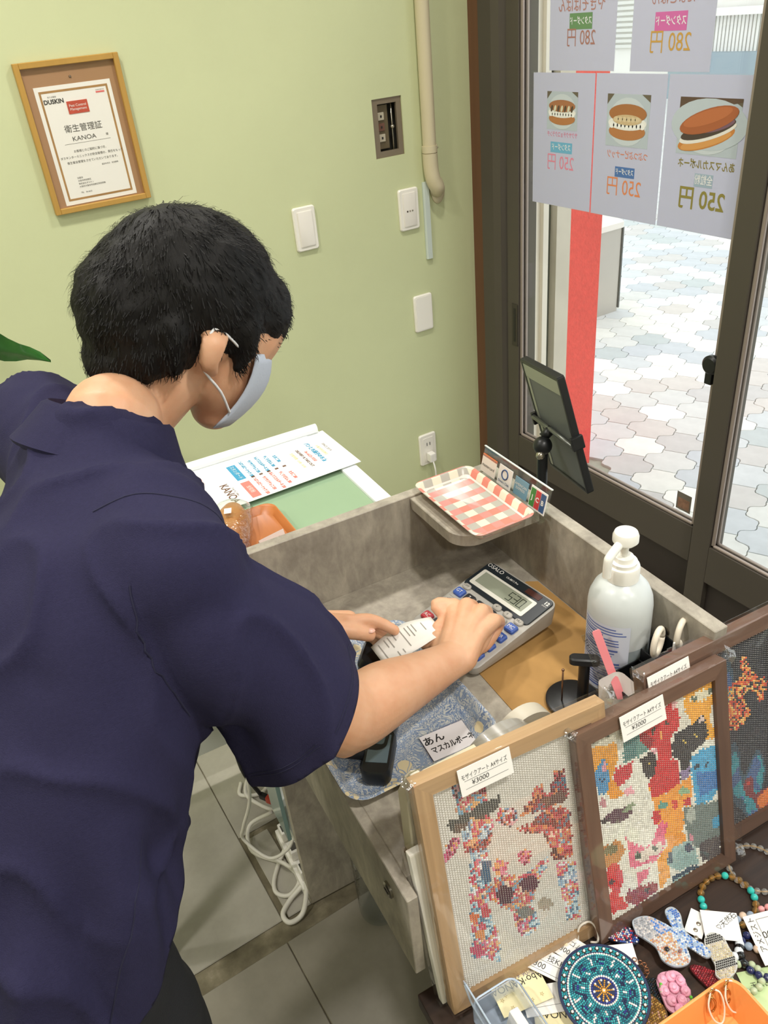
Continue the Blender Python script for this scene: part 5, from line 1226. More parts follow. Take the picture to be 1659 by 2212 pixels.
def bead_picture(shapes, cols_n, rows_n, bg, seed, jitter=.10):
    rg = np.random.default_rng(seed); jj, ii = np.meshgrid(np.arange(cols_n), np.arange(rows_n))
    U = (jj+.5)/cols_n*1000; Vv = (ii+.5)/rows_n*1000
    colr = np.empty(U.shape+(3,)); colr[:] = lin(bg)
    for c, poly in shapes:
        m_ = inside(U+rg.normal(0, 3.5, U.shape), Vv+rg.normal(0, 3., U.shape), poly)
        if c in PAL:
            pal = np.array([lin(q) for q in PAL[c]]); k = len(pal)
            nz_ = np.array([[mnoise.noise(Vector((x*.16, y*.16, seed+len(poly)))) for x in range(cols_n)] for y in range(rows_n)])
            idx = (np.clip((nz_+.6)/1.2, 0, .999)*k+rg.normal(0, .75, U.shape)).astype(int) % k
            colr[m_] = pal[idx[m_]]
        else: colr[m_] = lin(c)
    colr *= (1+rg.normal(0, jitter, U.shape+(1,)))
    return np.clip(colr, .004, .95)
M_beads = attr_mat('resin_beads', .22, .5)
M_film = film_mat('plastic_sleeve', (1, 1, 1), .035, .07, bump=.55, bscale=11)
M_filmc = film_mat('plastic_corner', (1, 1, 1), .22, .12, bump=1., bscale=60)
def wood(name, stops, ax): return ramp_mat(name+ax, stops, 10, stretch=(.08, 1, 1) if ax == 'x' else (1, .08, 1), rough=.5, distortion=.4, second=(110, (.05, 1, 1) if ax == 'x' else (1, .05, 1), .14), bump=.06)
OAK = [(.25, '#9c7d5a'), (.5, '#b6946c'), (.75, '#cbad88')]; WAL = [(.25, '#4e3a2e'), (.5, '#6c5142'), (.75, '#856856')]
def bead_frame(label, p, Mr, w_, h_, stops, nm, cols, tagtext, tag_x, seed, cap_col):
    o = thing('bead_picture_frame', label, 'picture frame', M=Matrix.Translation(p) @ Mr.to_4x4(), group=None)
    b = .020; d = .018
    def bar(pts, ax): MB().loft([[(x, y, -d) for x, y in pts], [(x, y, -.002) for x, y in pts], [(x*.997, y*.999+.0002, 0) for x, y in pts]]).build('frame_bar', wood(nm, stops, ax), o)
    bar([(-w_/2, 0), (w_/2, 0), (w_/2-b, b), (-w_/2+b, b)], 'x'); bar([(w_/2, h_), (-w_/2, h_), (-w_/2+b, h_-b), (w_/2-b, h_-b)], 'x')
    bar([(-w_/2, h_), (-w_/2, 0), (-w_/2+b, b), (-w_/2+b, h_-b)], 'y'); bar([(w_/2, 0), (w_/2, h_), (w_/2-b, h_-b), (w_/2-b, b)], 'y')
    MB().box(-w_/2+b-.002, w_/2-b+.002, b-.002, h_-b+.002, -.012, -.0065).build('canvas', mat('bead_canvas', cap_col, .8), o)
    rows_n, cols_n = cols.shape[:2]; iw, ih = w_-2*b, h_-2*b
    jj, ii = np.meshgrid(np.arange(cols_n), np.arange(rows_n))
    cen = np.stack([-iw/2+(jj+.5)/cols_n*iw, b+(ii+.5+.5*(jj % 2)-.25)/rows_n*ih, np.full(jj.shape, -.0065)], -1).reshape(-1, 3)
    me = dome_mesh('beads', cen, iw/cols_n*.515, cols.reshape(-1, 3)); bo_ = link('beads', me, M_beads, o); bo_['kind'] = 'stuff'
    tg = MB().box(-.033, .033, -.017, .017, 0, .0008).build('price_tag', mat('tag_paper', '#f3f0ea', .6), o, T(tag_x, h_-.018, .0034, R(1.5), R(-4)))
    text('モザイクアート A4サイズ', .0075, inkd, tg, T(-.001, .0055, .0010), sx=.68); text('¥3000', .0085, inkd, tg, T(-.008, -.0045, .0010), shear=.1)
    for yy in (.0005, -.0095): MB().box(-.027, .027, yy, yy+.0003, .0008, .001).build('rule', inkd, tg)
    # clear plastic sleeve with crimped corners
    MB().box(-w_/2-.003, w_/2+.010, -.0008, h_+.004, -d-.002, .0028, .0015).build('plastic_sleeve', M_film, o)
    for (cx, cy, s) in ((-w_/2-.002, h_+.002, -1), (w_/2+.006, h_+.002, 1), (w_/2+.008, .006, 1)):
        MB().add([(cx, cy-.010, .002), (cx, cy-.010, -.016), (cx+s*.010, cy+.004, -.002), (cx+s*.004, cy+.010, -.012), (cx-s*.006, cy+.003, .001), (cx+s*.006, cy-.001, .004)], [(0, 2, 5), (1, 3, 2), (0, 5, 4), (2, 3, 4), (1, 2, 0), (4, 5, 2)]).build('sleeve_corner', M_filmc, o)
    return o
Mc_ = Matrix(((.997, .024, -.074), (-.077, .229, -.972), (-.006, .975, .23))).to_quaternion().to_matrix()
Mg_ = Matrix(((.994, .044, -.103), (-.109, .204, -.975), (-.022, .98, .208))).to_quaternion().to_matrix()
gcol = bead_picture(PIC_GIRAFFE, 66, 94, '#dad6cd', 5, .035)
bead_frame('bead picture of giraffes with hat and sunglasses in a pale oak frame', (.373, .402, ZT+.0055), Mg_, .248, .341, OAK, 'oak_', gcol, '', -.040, 1, '#d6d2c8')
kcol_ = np.clip(bead_picture(PIC_CATS, 62, 90, '#e4e3d8', 9, .10)*1.08, .004, .95)
bead_frame('bead picture of many colourful cats in a walnut frame', (.569, .369, ZT+.0055), Mc_, .2328, .32, WAL, 'walnut_', kcol_, '', -.022, 2, '#b9b5a8')
rg = np.random.default_rng(21); gx = np.empty((92, 64, 3))
for yy in range(92):
    for xx in range(64):
        a = mnoise.noise(Vector((xx*.06, yy*.06, 1.7))); b_ = mnoise.noise(Vector((xx*.09+9, yy*.05-yy*.02, 7.1))); c_ = mnoise.noise(Vector((xx*.11, yy*.1, 17.)))
        base = lin('#1d222e')*(1+.3*a)
        if b_ > .28: base = lin('#2f8f9c') if c_ > -.1 else lin('#3d5f8f')
        elif b_ > .20: base = lin('#2b4a5c')
        if a > .30 and xx > 26: base = lin('#e07a36') if c_ > 0 else lin('#c23f36')
        elif a > .22: base = lin('#7a2f38')
        if (xx-46)**2+(yy-64)**2*.4 < 90+260*c_ and rg.random() < .7: base = lin(rg.choice(['#f0a048', '#e2632f', '#f4c878', '#c8402f']))
        gx[yy, xx] = base*(1+rg.normal(0, .12))
gx = np.clip(gx, .004, .9)
bead_frame('dark bead picture with teal and orange sparks in a walnut frame at the right edge', (.694, .381, ZT+.0055), Mc_, .24, .33, WAL, 'walnut_', gx, '', -.083, 3, '#23252b')

# white canvas in a plastic sleeve behind the giraffe picture
wc = thing('wrapped_canvas', 'blank white canvas wrapped in plastic behind the giraffe picture', 'canvas', M=Matrix.Translation(tuple(CL(-.345, -.558, ZT+.003))) @ (Matrix.Rotation(TH, 4, 'Z') @ Matrix.Rotation(R(-11.5), 4, 'X')))
MB().box(-.105, .105, -.0055, .0055, 0, .240, .002).build('canvas', mat('canvas_white', '#e7e3d6', .7), wc)
MB().box(-.109, .109, -.0068, .0068, -.0005, .246, .002).build('plastic_sleeve', M_film, wc)

# ------------------------------------------------------------------ posters on the door glass (print shows through mirrored)
M_paper = bpy.data.materials.new('poster_paper'); M_paper.use_nodes = True
_n = M_paper.node_tree.nodes; _l = M_paper.node_tree.links; _b = _n['Principled BSDF']; _b.inputs['Base Color'].default_value = L('#dcdce8'); _b.inputs['Roughness'].default_value = .6
_t = _n.new('ShaderNodeBsdfTranslucent'); _t.inputs[0].default_value = L('#d3d4e4'); _m = _n.new('ShaderNodeMixShader'); _m.inputs[0].default_value = .45
_l.new(_b.outputs[0], _m.inputs[1]); _l.new(_t.outputs[0], _m.inputs[2]); _l.new(_m.outputs[0], _n['Material Output'].inputs[0])
# poster local: x = -world y (to the right as seen from inside), y = up, z = towards the room
PB = Matrix(((0, 0, -1, 0), (-1, 0, 0, 0), (0, 1, 0, 0), (0, 0, 0, 1)))
MIR = Matrix.Diagonal((-1, 1, 1, 1))
pfilm = film_mat('poster_film', (1, 1, 1), .015, .12)
def poster(label, yl, yr, zt, zb):
    yc, zc = (yl+yr)/2, (zt+zb)/2
    o = thing('price_poster', label, 'poster', M=Matrix.Translation((1.5945, yc, zc)) @ PB, group='price posters on the glass door')
    w_, h_ = yl-yr, zt-zb
    MB().box(-w_/2+.002, w_/2-.002, -h_/2+.002, h_/2-.002, -.0004, .0).build('paper', M_paper, o)
    MB().box(-w_/2, w_/2, -h_/2, h_/2, -.0009, -.0005).build('laminate', pfilm, o)
    return o, (lambda Y, Z: (-(Y-yc), Z-zc))
def ptext(o, q, s, size, c, mirror=True, **k):
    t = text(s, size, mat('print'+c, c, .7), o, Matrix.Translation((q[0], q[1], .0004)) @ MIR, **k); return t
def pblock(o, q, w_, h_, c, s, size, sx=.75):
    MB().box(q[0]-w_/2, q[0]+w_/2, q[1]-h_/2, q[1]+h_/2, .0001, .0003).build('colour_block', mat('print'+c, c, .7), o)
    text(s, size, mat('print_white', '#e6e6ea', .7), o, Matrix.Translation((q[0], q[1], .0006)) @ MIR, sx=sx, bold=.0003)
def ell(cx, cy, rx, ry, a=0., n=26, a0=0., a1=2*PI): 
    return [(cx+rx*math.cos(t)*math.cos(a)-ry*math.sin(t)*math.sin(a), cy+rx*math.cos(t)*math.sin(a)+ry*math.sin(t)*math.cos(a)) for t in [a0+(a1-a0)*k/n for k in range(n+(0 if abs(a1-a0-2*PI) < 1e-6 else 1))]]
def bread_photo(o, q0, q1, kind):
    x0, x1, y0, y1 = q0[0], q1[0], q1[1], q0[1]; cx, cy, w_, h_ = (x0+x1)/2, (y0+y1)/2, x1-x0, y1-y0
    ph = MB().box(x0, x1, y0, y1, .0001, .0003).build('photo_print', mat('photo_plate', '#b7c1cb', .6), o)
    def lay(pts, z, c, nm='print_shape'): MB().poly(pts, .0003+z*.00015).build(nm, mat('photo'+c, c, .6), ph)
    lay([(x0, y1), (x0+.16*w_, y1), (x0, y1-.2*h_)], 1, '#6a6050'); lay([(x1, y1), (x1, y1-.14*h_), (x1-.2*w_, y1)], 1, '#6a6050')
    lay(ell(cx, cy-.02*h_, .46*w_, .46*h_), 2, '#c9d1d8')
    if kind == 3:
        a = R(16)
        lay([(x0, y1), (x1, y1), (x1, y1-.06*h_), (x0, y1-.30*h_)], 2, '#5f4a3c'); lay(ell(cx, cy+.04*h_, .62*w_, .45*h_), 3, '#bcc6cf')
        lay(ell(cx-.02*w_, cy-.20*h_, .47*w_, .17*h_, a), 4, '#c9823f'); lay(ell(cx-.02*w_, cy-.24*h_, .42*w_, .11*h_, a), 5, '#d79a58')
        lay(ell(cx, cy-.10*h_, .47*w_, .13*h_, a), 6, '#e6e2dc'); lay(ell(cx, cy-.04*h_, .45*w_, .13*h_, a), 7, '#4d4038'); lay(ell(cx+.16*w_, cy+.03*h_, .27*w_, .08*h_, a), 8, '#7a5a68')
        lay(ell(cx, cy+.12*h_, .48*w_, .20*h_, a), 9, '#a9603a'); lay(ell(cx-.02*w_, cy+.17*h_, .40*w_, .12*h_, a), 10, '#bb6e44')
    else:
        lay(ell(cx, cy-.20*h_, .43*w_, .17*h_), 4, '#b5794a'); lay(ell(cx, cy-.04*h_, .45*w_, .14*h_), 5, '#e9e8e4')
        for k in range(9): lay(ell(x0+(.14+.09*k)*w_, cy-.09*h_, .06*w_, .06*h_), 6, '#f0efec')
        if kind == 1:
            lay(ell(cx, cy+.13*h_, .43*w_, .16*h_), 7, '#a8714c')
            for k in range(7): lay(ell(x0+(.17+.11*k)*w_, cy+.06*h_, .035*w_, .09*h_, -.3), 8, '#d6d3b8' if k % 2 else '#5a4a3a')
        else:
            lay(ell(cx, cy+.14*h_, .44*w_, .18*h_), 7, '#a86f42'); lay(ell(cx, cy+.02*h_, .34*w_, .10*h_), 8, '#cdb48c')
            for k in range(6): lay(ell(x0+(.24+.10*k)*w_, cy+.03*h_, .06*w_, .05*h_), 9, '#d8c4a0')
o, f = poster('price poster with small chocolate bun photo, pink 250 yen, lower left', 1.843, 1.6135, 1.4095, 1.081)
bread_photo(o, f(1.786, 1.365), f(1.672, 1.275), 1); ptext(o, f(1.727, 1.263), 'サクサクチョコクランチ', .0145, '#d9809a', sx=.72, bold=.0002); pblock(o, f(1.729, 1.232), .082, .026, '#6fb0d2', 'スタンダード', .018, .68); ptext(o, f(1.731, 1.193), '250 円', .046, '#e28aa0', sx=.82)
o, f = poster('price poster with peanut bun photo and orange 250 yen, lower middle', 1.6125, 1.389, 1.410, 1.0805)
bread_photo(o, f(1.57, 1.365), f(1.435, 1.250), 2); ptext(o, f(1.497, 1.231), 'つぶつぶピーナッツ', .0205, '#d9825c', sx=.72, bold=.0002); pblock(o, f(1.501, 1.192), .064, .024, '#4f74b0', 'スタンダード', .0155, .64); ptext(o, f(1.502, 1.155), '250 円', .050, '#e08a5a', sx=.84)
o, f = poster('price poster with red bean bun photo and olive 250 yen, lower right', 1.388, 1.168, 1.410, 1.081)
bread_photo(o, f(1.35, 1.3645), f(1.188, 1.249), 3); ptext(o, f(1.264, 1.229), 'あんマスカルポーネ', .0215, '#8a7d3a', sx=.80, bold=.0004); pblock(o, f(1.265, 1.197), .050, .028, '#9fb2c4', '全粒粉', .0225, .74); ptext(o, f(1.266, 1.154), '250 円', .054, '#8f8440', sx=.86, bold=.0009)
o, f = poster('upper left price poster in brown print, 280 yen', 1.783, 1.554, 1.74, 1.4105)
ptext(o, f(1.672, 1.551), 'やきそばぱん', .033, '#b08078', sx=.8, bold=.0003); pblock(o, f(1.672, 1.518), .077, .034, '#6a8f62', 'スタンダード', .0185, .68); ptext(o, f(1.67, 1.482), '280 円', .044, '#a8766a', sx=.82); bread_photo(o, f(1.73, 1.70), f(1.61, 1.58), 1)
o, f = poster('upper right price poster with magenta block, ochre 280 yen', 1.508, 1.280, 1.74, 1.4105)
pblock(o, f(1.397, 1.509), .088, .036, '#cf6aa8', 'スタンダード', .0205, .70); ptext(o, f(1.395, 1.468), '280 円', .050, '#c79a4a', sx=.84); bread_photo(o, f(1.46, 1.70), f(1.33, 1.58), 2); ptext(o, f(1.395, 1.552), 'たまごぱん', .03, '#b08078', sx=.8)
dk_ = thing('door_sticker', 'small brown picture sticker low on the door glass', 'sticker', M=Matrix.Translation((1.5945, 1.2065, .372)) @ PB)
MB().box(-.024, .024, -.027, .027, -.0003, .0003).build('backing', mat('sticker_grey', '#6f665c', .6), dk_); MB().box(-.019, .019, -.021, .010, .0003, .0005).build('print', mat('sticker_brown', '#8a6652', .6, var=.3, vscale=60), dk_)

# ------------------------------------------------------------------ things on the display table
def tb_(u, v, h=0.): return tuple(CL(u, v, ZT+h))
M_tag = mat('tag_paper', '#f3f0ea', .6); M_tagy = mat('tag_yellow', '#efe3b4', .6)
def paper_tag(name, label, u, v, h, rz, w_, d_, m_, tilt=(0, 0), cat='tag', group=None):
    o = thing(name, label, cat, M=Matrix.Translation(tb_(u, v, h)) @ Euler((R(tilt[0]), R(tilt[1]), TH+R(rz))).to_matrix().to_4x4(), group=group)
    MB().box(-w_/2, w_/2, -d_/2, d_/2, 0, .0006).build('card', m_, o)
    return o
def tt(o, s, size, x, y, rz=0., m_=inkd, **k): return text(s, size, m_, o, T(x, y, .0008, R(rz)), **k)
# clear bin with raised lid, front left of the table
M_bin = mat('blue_clear_plastic', '#c3d2e4', .15, alpha=.38, coat=.4)
M_binrim = mat('bin_rim', '#b9c8d8', .25, coat=.4)
cb_ = thing('plastic_case', 'clear pale blue plastic case with its lid raised, front left of the table', 'case', tb_(-.398, -.686, .0005), TH)
wb_, db_ = .058, .18
for (a, b, c, d) in ((-wb_/2, -wb_/2+.0015, -db_/2, db_/2), (wb_/2-.0015, wb_/2, -db_/2, db_/2), (-wb_/2, wb_/2, -db_/2, -db_/2+.0015), (-wb_/2, wb_/2, db_/2-.0015, db_/2)): MB().box(a, b, c, d, 0, .042).build('wall', M_bin, cb_)
MB().box(-wb_/2, wb_/2, -db_/2, db_/2, 0, .0015).build('bottom', M_bin, cb_)
rp2 = rrect(wb_+.004, db_+.004, .012, 5); MB().tube([(x, y, .042) for x, y in rp2+[rp2[0]]], .0013, 6).build('rim', M_binrim, cb_, smooth=True)
lidM = T(-wb_/2-.002, 0, .044, 0, 0, R(-8))
MB().box(-.0008, .0008, -db_/2, db_/2, 0, .060, .0004, 1).build('lid', M_bin, cb_, lidM)
rp3 = rrect(db_, .060, .010, 4, 0, .030); MB().tube([(0, x, y) for x, y in rp3+[rp3[0]]], .0012, 6).build('lid_rim', M_binrim, cb_, lidM, smooth=True)
pk = thing('white_packet', 'white card packet standing in the clear plastic case', 'packet', tb_(-.403, -.690, .003), TH)
MB().box(-.006, .006, -.06, .06, 0, .055, .001, 1).build('card', M_tag, pk, Matrix.Rotation(R(10), 4, 'Y'))
for k in range(3): MB().tube([(.0085+.010*0, -.04+.008*k, .02+.01*k), (.0085, -.03+.008*k, .045)], .0003, 4).build('pen_mark', inkd, pk, Matrix.Rotation(R(10), 4, 'Y'))

# tags fanned out in front of the giraffe picture
o = paper_tag('shop_card', 'pale yellow shop card printed with KANOA and phone number, upside down', -.362, -.601, .012, 172, .066, .042, M_tagy, (2, -3), 'card')
tt(o, 'Abo·KANOA', .0125, 0, -.010); tt(o, '☎06-6625-9350', .0085, 0, -.0175, m_=mat('violet_ink', '#6a5a78', .7))
for x, y in ((-.022, .012), (.0, .004), (-.008, .014), (.018, .014), (.026, .002), (.02, -.002)): tt(o, '☆', .006, x, y, m_=mat('gold_ink', '#a98c4a', .6))
o = paper_tag('price_tag', 'white handwritten tag reading 300 yen beside the yellow card', -.319, -.587, .016, -56, .056, .030, M_tag, (4, 4))
tt(o, 'おさる 技KH', .0095, .0, .006, shear=.1); tt(o, '¥ 300', .010, -.006, -.006, shear=.1)
for y in (.0005, -.0115): MB().box(-.024, .024, y, y+.0004, .0006, .0008).build('rule', inkd, o)
o = paper_tag('price_tag', 'white handwritten tag half hidden under the mandala, reading yen 3', -.283, -.585, .016, -68, .050, .030, M_tag, (3, -3)); tt(o, 'ヘアゴム', .008, .004, .006); tt(o, '¥ 300', .009, 0, -.006)
o = paper_tag('price_tag', 'cream tag with a printed outline leaning behind the other tags', -.286, -.566, .026, -40, .038, .030, M_tagy, (25, 10))
for (a, b, c, d) in ((-.015, .015, .0110, .0114), (-.015, .015, -.0114, -.0110), (-.015, -.0146, -.011, .011), (.0146, .015, -.011, .011)): MB().box(a, b, c, d, .0006, .0008).build('outline', inkd, o)
o = paper_tag('price_tag', 'plain white tag tucked under the yellow shop card', -.338, -.622, .006, -20, .060, .034, M_tag, (0, 2)); MB().box(-.02, .02, -.008, -.0077, .0006, .0008).build('rule', inkd, o)
o = paper_tag('price_tag', 'white tag corner behind the yellow shop card', -.350, -.583, .006, 35, .050, .030, M_tag, (3, 0))
o = paper_tag('shop_card', 'pale yellow star-printed card lowest in the fan of tags', -.338, -.652, .003, 150, .066, .042, M_tagy, (0, 0), 'card'); tt(o, 'KANOA', .0125, 0, -.010)
for x, y in ((-.022, .012), (.0, .004), (.018, .014)): tt(o, '☆', .006, x, y, m_=mat('gold_ink', '#a98c4a', .6))
o = paper_tag('price_tag', 'white tag between mandala and blue beaded charm', -.232, -.628, .012, -25, .040, .026, M_tag, (3, 0)); MB().box(-.012, .012, -.004, -.0037, .0006, .0008).build('rule', inkd, o)

# round beaded mandala
md_ = thing('mandala_coaster', 'round teal beaded mandala with white pearl ring lying on the tags', 'coaster', M=Matrix.Translation(tb_(-.281, -.655, .022)) @ Euler((R(5), R(-2), TH+R(10))).to_matrix().to_4x4())
RD = .0535
MB().lathe([(0, 0), (RD, 0), (RD+.0005, .0015), (RD, .003), (0, .003)], 64).build('disc', mat('mandala_navy', '#16254a', .4), md_, smooth=True, ang=30)
cen, col, rad = [], [], []
rg = np.random.default_rng(4)
def ringb(r, n, c, rb, ph=0.):
    for k in range(n):
        a = 2*PI*k/n+ph; cen.append((r*math.cos(a), r*math.sin(a), .003)); col.append(lin(c)*(1+rg.normal(0, .1))); rad.append(rb)
ringb(.0418, 92, '#efece4', .00145)
r_ = .0402
TQ = ['#1f8a94', '#2aa0a6', '#17707f', '#3ab0b0']
while r_ > .0165:
    n_ = int(2*PI*r_/.0026)
    for k in range(n_):
        a = 2*PI*k/n_+r_*200; p8 = (a % (PI/4))/(PI/4); c = TQ[int(rg.integers(4))]
        s8 = abs(p8-.5)*2; arc = .030+.006*math.cos(p8*2*PI)
        if abs(r_-arc) < .0012: c = '#16254a'
        if s8 < .10 and .0285 < r_ < .0385: c = '#f2efe8'
        if s8 > .86 and .021 < r_ < .0275: c = '#f2efe8'
        if s8 > .80 and .029 < r_ < .0320: c = '#23308f'
        if s8 < .25 and .023 < r_ < .0255: c = '#16254a'
        cen.append((r_*math.cos(a), r_*math.sin(a), .003)); col.append(lin(c)*(1+rg.normal(0, .12))); rad.append(.00125 if c != '#f2efe8' else .0014)
    r_ -= .00245
ringb(.0162, 36, '#efece4', .0014); ringb(.0138, 28, '#23308f', .0013); ringb(.0115, 8, '#efece4', .0016, .2)
for k in range(10):
    for j in range(5):
        a = 2*PI*k/10; rr_ = .0022+j*.0023; cen.append((rr_*math.cos(a), rr_*math.sin(a), .0032)); col.append(lin('#d89a2a')*(1+rg.normal(0, .1))); rad.append(.0011)
cen.append((0, 0, .0034)); col.append(lin('#f2efe8')); rad.append(.0016)
for k in range(36):
    for dr in (-.0022, .0, .0022):
        for da in (-.045, .0, .045):
            a = 2*PI*(k+.5)/36+da; cen.append(((.0472+dr)*math.cos(a), (.0472+dr)*math.sin(a), .003)); col.append(lin('#2aa0a6')*(1+rg.normal(0, .15))); rad.append(.00115)
bo_ = link('beads', dome_mesh('beads', np.array(cen), np.array(rad), np.clip(np.array(col), .004, .95)), M_beads, md_); bo_['kind'] = 'stuff'
stm = MB().lathe([(0, 0), (.0026, 0), (.0026, .0012), (.0021, .0018), (0, .0018)], 14).mesh('stud'); stm.materials.append(mat('stud_dark', '#4a4038', .3, metal=.5))
prm = MB().sphere((0, 0, .0022), .0017, 10, 8).mesh('pearl'); prm.materials.append(mat('pearl_white', '#f3f0ea', .2, coat=.4)); prm.shade_smooth()
for k in range(36):
    a = 2*PI*k/36; s_ = link('stud', stm, None, md_, T(.0472*math.cos(a), .0472*math.sin(a), .003)); link('pearl', prm, None, s_)

# beaded charms
def charm(name, label, u, v, h, rz, outline, colour_fn, pitch=.0026, thick=.003, tilt=(0, 0), edge='#c9ced2'):
    o = thing(name, label, 'charm', M=Matrix.Translation(tb_(u, v, h)) @ Euler((R(tilt[0]), R(tilt[1]), TH+R(rz))).to_matrix().to_4x4())
    ol_ = [(x, y) for x, y in ((q.x, q.y) for q in spline([Vector((*p, 0)) for p in outline+[outline[0]]], 5)[:-1])]
    MB().prism(ol_, 0, thick).build('base', mat('charm_base'+edge, edge, .3), o)
    xs = [p[0] for p in ol_]; ys = [p[1] for p in ol_]
    jj, ii = np.meshgrid(np.arange(min(xs), max(xs), pitch), np.arange(min(ys), max(ys), pitch))
    jj = jj+np.where((np.arange(jj.shape[0]) % 2)[:, None], pitch/2, 0)
    cxm, cym = np.mean(xs), np.mean(ys); sc = [(cxm+(x-cxm)*.95, cym+(y-cym)*.95) for x, y in ol_]
    m_ = inside(jj.ravel(), ii.ravel(), sc); P = np.stack([jj.ravel()[m_], ii.ravel()[m_], np.full(m_.sum(), thick)], 1)
    rg_ = np.random.default_rng(len(label)); cc = np.array([lin(colour_fn(x, y, rg_))*(1+rg_.normal(0, .15)) for x, y, _ in P])
    b_ = link('beads', dome_mesh('beads', P, pitch*.5, np.clip(cc, .004, .95)), attr_mat('metallic_beads', .12, .8, .8), o); b_['kind'] = 'stuff'
    return o
bx = [(-.036, .022), (-.030, .038), (-.010, .036), (.004, .020), (.010, .012), (.014, .032), (.026, .034), (.030, .022), (.022, .0), (.034, -.030), (.024, -.036), (.012, -.016), (.006, -.030), (-.004, -.034), (-.018, -.030), (-.026, -.018), (-.024, -.004), (-.026, .004)]
def cblue(x, y, g):
    if x > .004: return g.choice(['#3f78c8', '#a9c4e2', '#dfe6ee']) if y < .02 or x < .02 else '#2f6ac0'
    if y > .008: return g.choice(['#8f8f92', '#d8cfc8', '#b9b4b4']) if x < -.012 else g.choice(['#3f78c8', '#d8c0b0', '#c9c0cc'])
    return g.choice(['#e0a25a', '#d8cfc8', '#e8dcd0', '#c98a6a'])
oc = charm('beaded_charm', 'sparkling blue and silver beaded animal charm beside the mandala', -.166, -.647, .016, -8, bx, cblue, edge='#aab2ba')
MB().sphere((-.014, -.010, .0055), .0032, 10, 8, (1, 1, .6)).build('eye', mat('charm_eye', '#1a1a1c', .1, coat=.6), oc, smooth=True)
MB().sphere((-.001, -.018, .005), .0022, 8, 6).build('nose', mat('charm_nose', '#8a6a6a', .2), oc, smooth=True)
ob = charm('beaded_charm', 'gold and black beaded penguin-like charm near the orange box', -.128, -.690, .010, -15, [(-.012, -.030), (-.018, -.020), (-.012, -.008), (-.012, .010), (-.006, .024), (.006, .028), (.016, .020), (.016, .004), (.016, -.010), (.008, -.022)], lambda x, y, g: '#1d1c1e' if (y > .016 or -.016 < y < -.004) else g.choice(['#b9a880', '#d6c8a4', '#c4b8a8']), edge='#c2c2bc')
orr = charm('beaded_charm', 'dark red beaded leaf charm under the blue charm', -.160, -.705, .004, 20, [(-.012, -.022), (.0, .024), (.012, .016), (.016, -.016)], lambda x, y, g: g.choice(['#8c1a24', '#6a1018', '#a82a34']), edge='#5a1018')
oy = charm('beaded_charm', 'gold beaded charm peeking out below the mandala', -.248, -.690, .004, 0, [(-.026, -.018), (-.02, .016), (.012, .020), (.022, -.008), (.010, -.022)], lambda x, y, g: g.choice(['#b98a3a', '#d6ae5a', '#8a6428', '#d8a890']), edge='#6a5030')
oo_ = charm('beaded_charm', 'orange, violet and blue beaded fish charm behind the tags', -.214, -.606, .008, -40, [(-.022, -.006), (-.014, .010), (.006, .012), (.022, .006), (.024, -.008), (.004, -.012)], lambda x, y, g: g.choice(['#e0602a', '#7a3a9a', '#e0d8d8', '#c0304a']) if x < 0 else g.choice(['#dfe0e4', '#3a5ab0', '#d84a5a', '#1f2a50']), edge='#1d2438')
og = charm('beaded_charm', 'dark teal beaded charm partly under the pink rose charm', -.225, -.682, .003, 10, [(-.02, -.014), (-.018, .012), (.01, .016), (.02, -.006)], lambda x, y, g: g.choice(['#16383a', '#1f2f40', '#2a2016']), edge='#12161a')
pkc = thing('rose_charm', 'pink rose bouquet charm with green bead leaves', 'charm', M=Matrix.Translation(tb_(-.206, -.694, .010)) @ Euler((R(6), 0, TH+R(-20))).to_matrix().to_4x4())
MB().prism(rrect(.034, .046, .012), 0, .004).build('base', mat('rose_base', '#d59aae', .4), pkc)
random.seed(5)
for (x, y) in ((-.010, .014), (.002, .016), (.011, .010), (-.012, .002), (.0, .004), (.011, -.003), (-.008, -.010), (.004, -.010), (-.002, -.020)):
    pb2 = MB()
    for k in range(3): pb2.sphere((x+random.uniform(-.001, .001), y+random.uniform(-.001, .001), .006+.0016*k), .0062-.0015*k, 9, 6, (1, 1.1, .6))
    pb2.build('rose', mat('rose_pink', '#eeaac2', .35, coat=.3, var=.12, vscale=300), pkc, smooth=True)
for (x, y) in ((-.015, .006), (-.016, .0015), (-.0125, .0035), (-.0135, .0095), (.015, -.010), (.0165, -.014), (.013, -.0145)): MB().sphere((x, y, .0065), .0021, 8, 6).build('leaf_bead', mat('leaf_bead', '#5fc23a', .2, coat=.4), pkc, smooth=True)

# bead bracelets, each bead a part
def bracelet(label, u, v, h, r, n, beadr, matfn, squash=1., rz=0., cord='#b98d3a', nm='bead_bracelet'):
    o = thing(nm, label, 'bracelet', tb_(u, v, h), TH+R(rz))
    meshes = {}
    for k in range(n):
        a = 2*PI*k/n; m_, rb = matfn(k)
        key = (m_.name, rb)
        if key not in meshes:
            meshes[key] = MB().sphere((0, 0, 0), rb, 14, 10).mesh('bead'); meshes[key].materials.append(m_); meshes[key].shade_smooth()
        link('bead', meshes[key], None, o, Matrix.Translation((r*math.cos(a), r*squash*math.sin(a), beadr+.0003)))
    MB().tube([(r*math.cos(a), r*squash*math.sin(a), beadr+.0003) for a in [2*PI*k/48 for k in range(49)]], .0008, 5).build('cord', mat('cord'+cord, cord, .4), o)
    return o
def gem(name, col, rough=.05, tr=.85):
    return mat(name, col, rough, trans=tr, coat=.3)
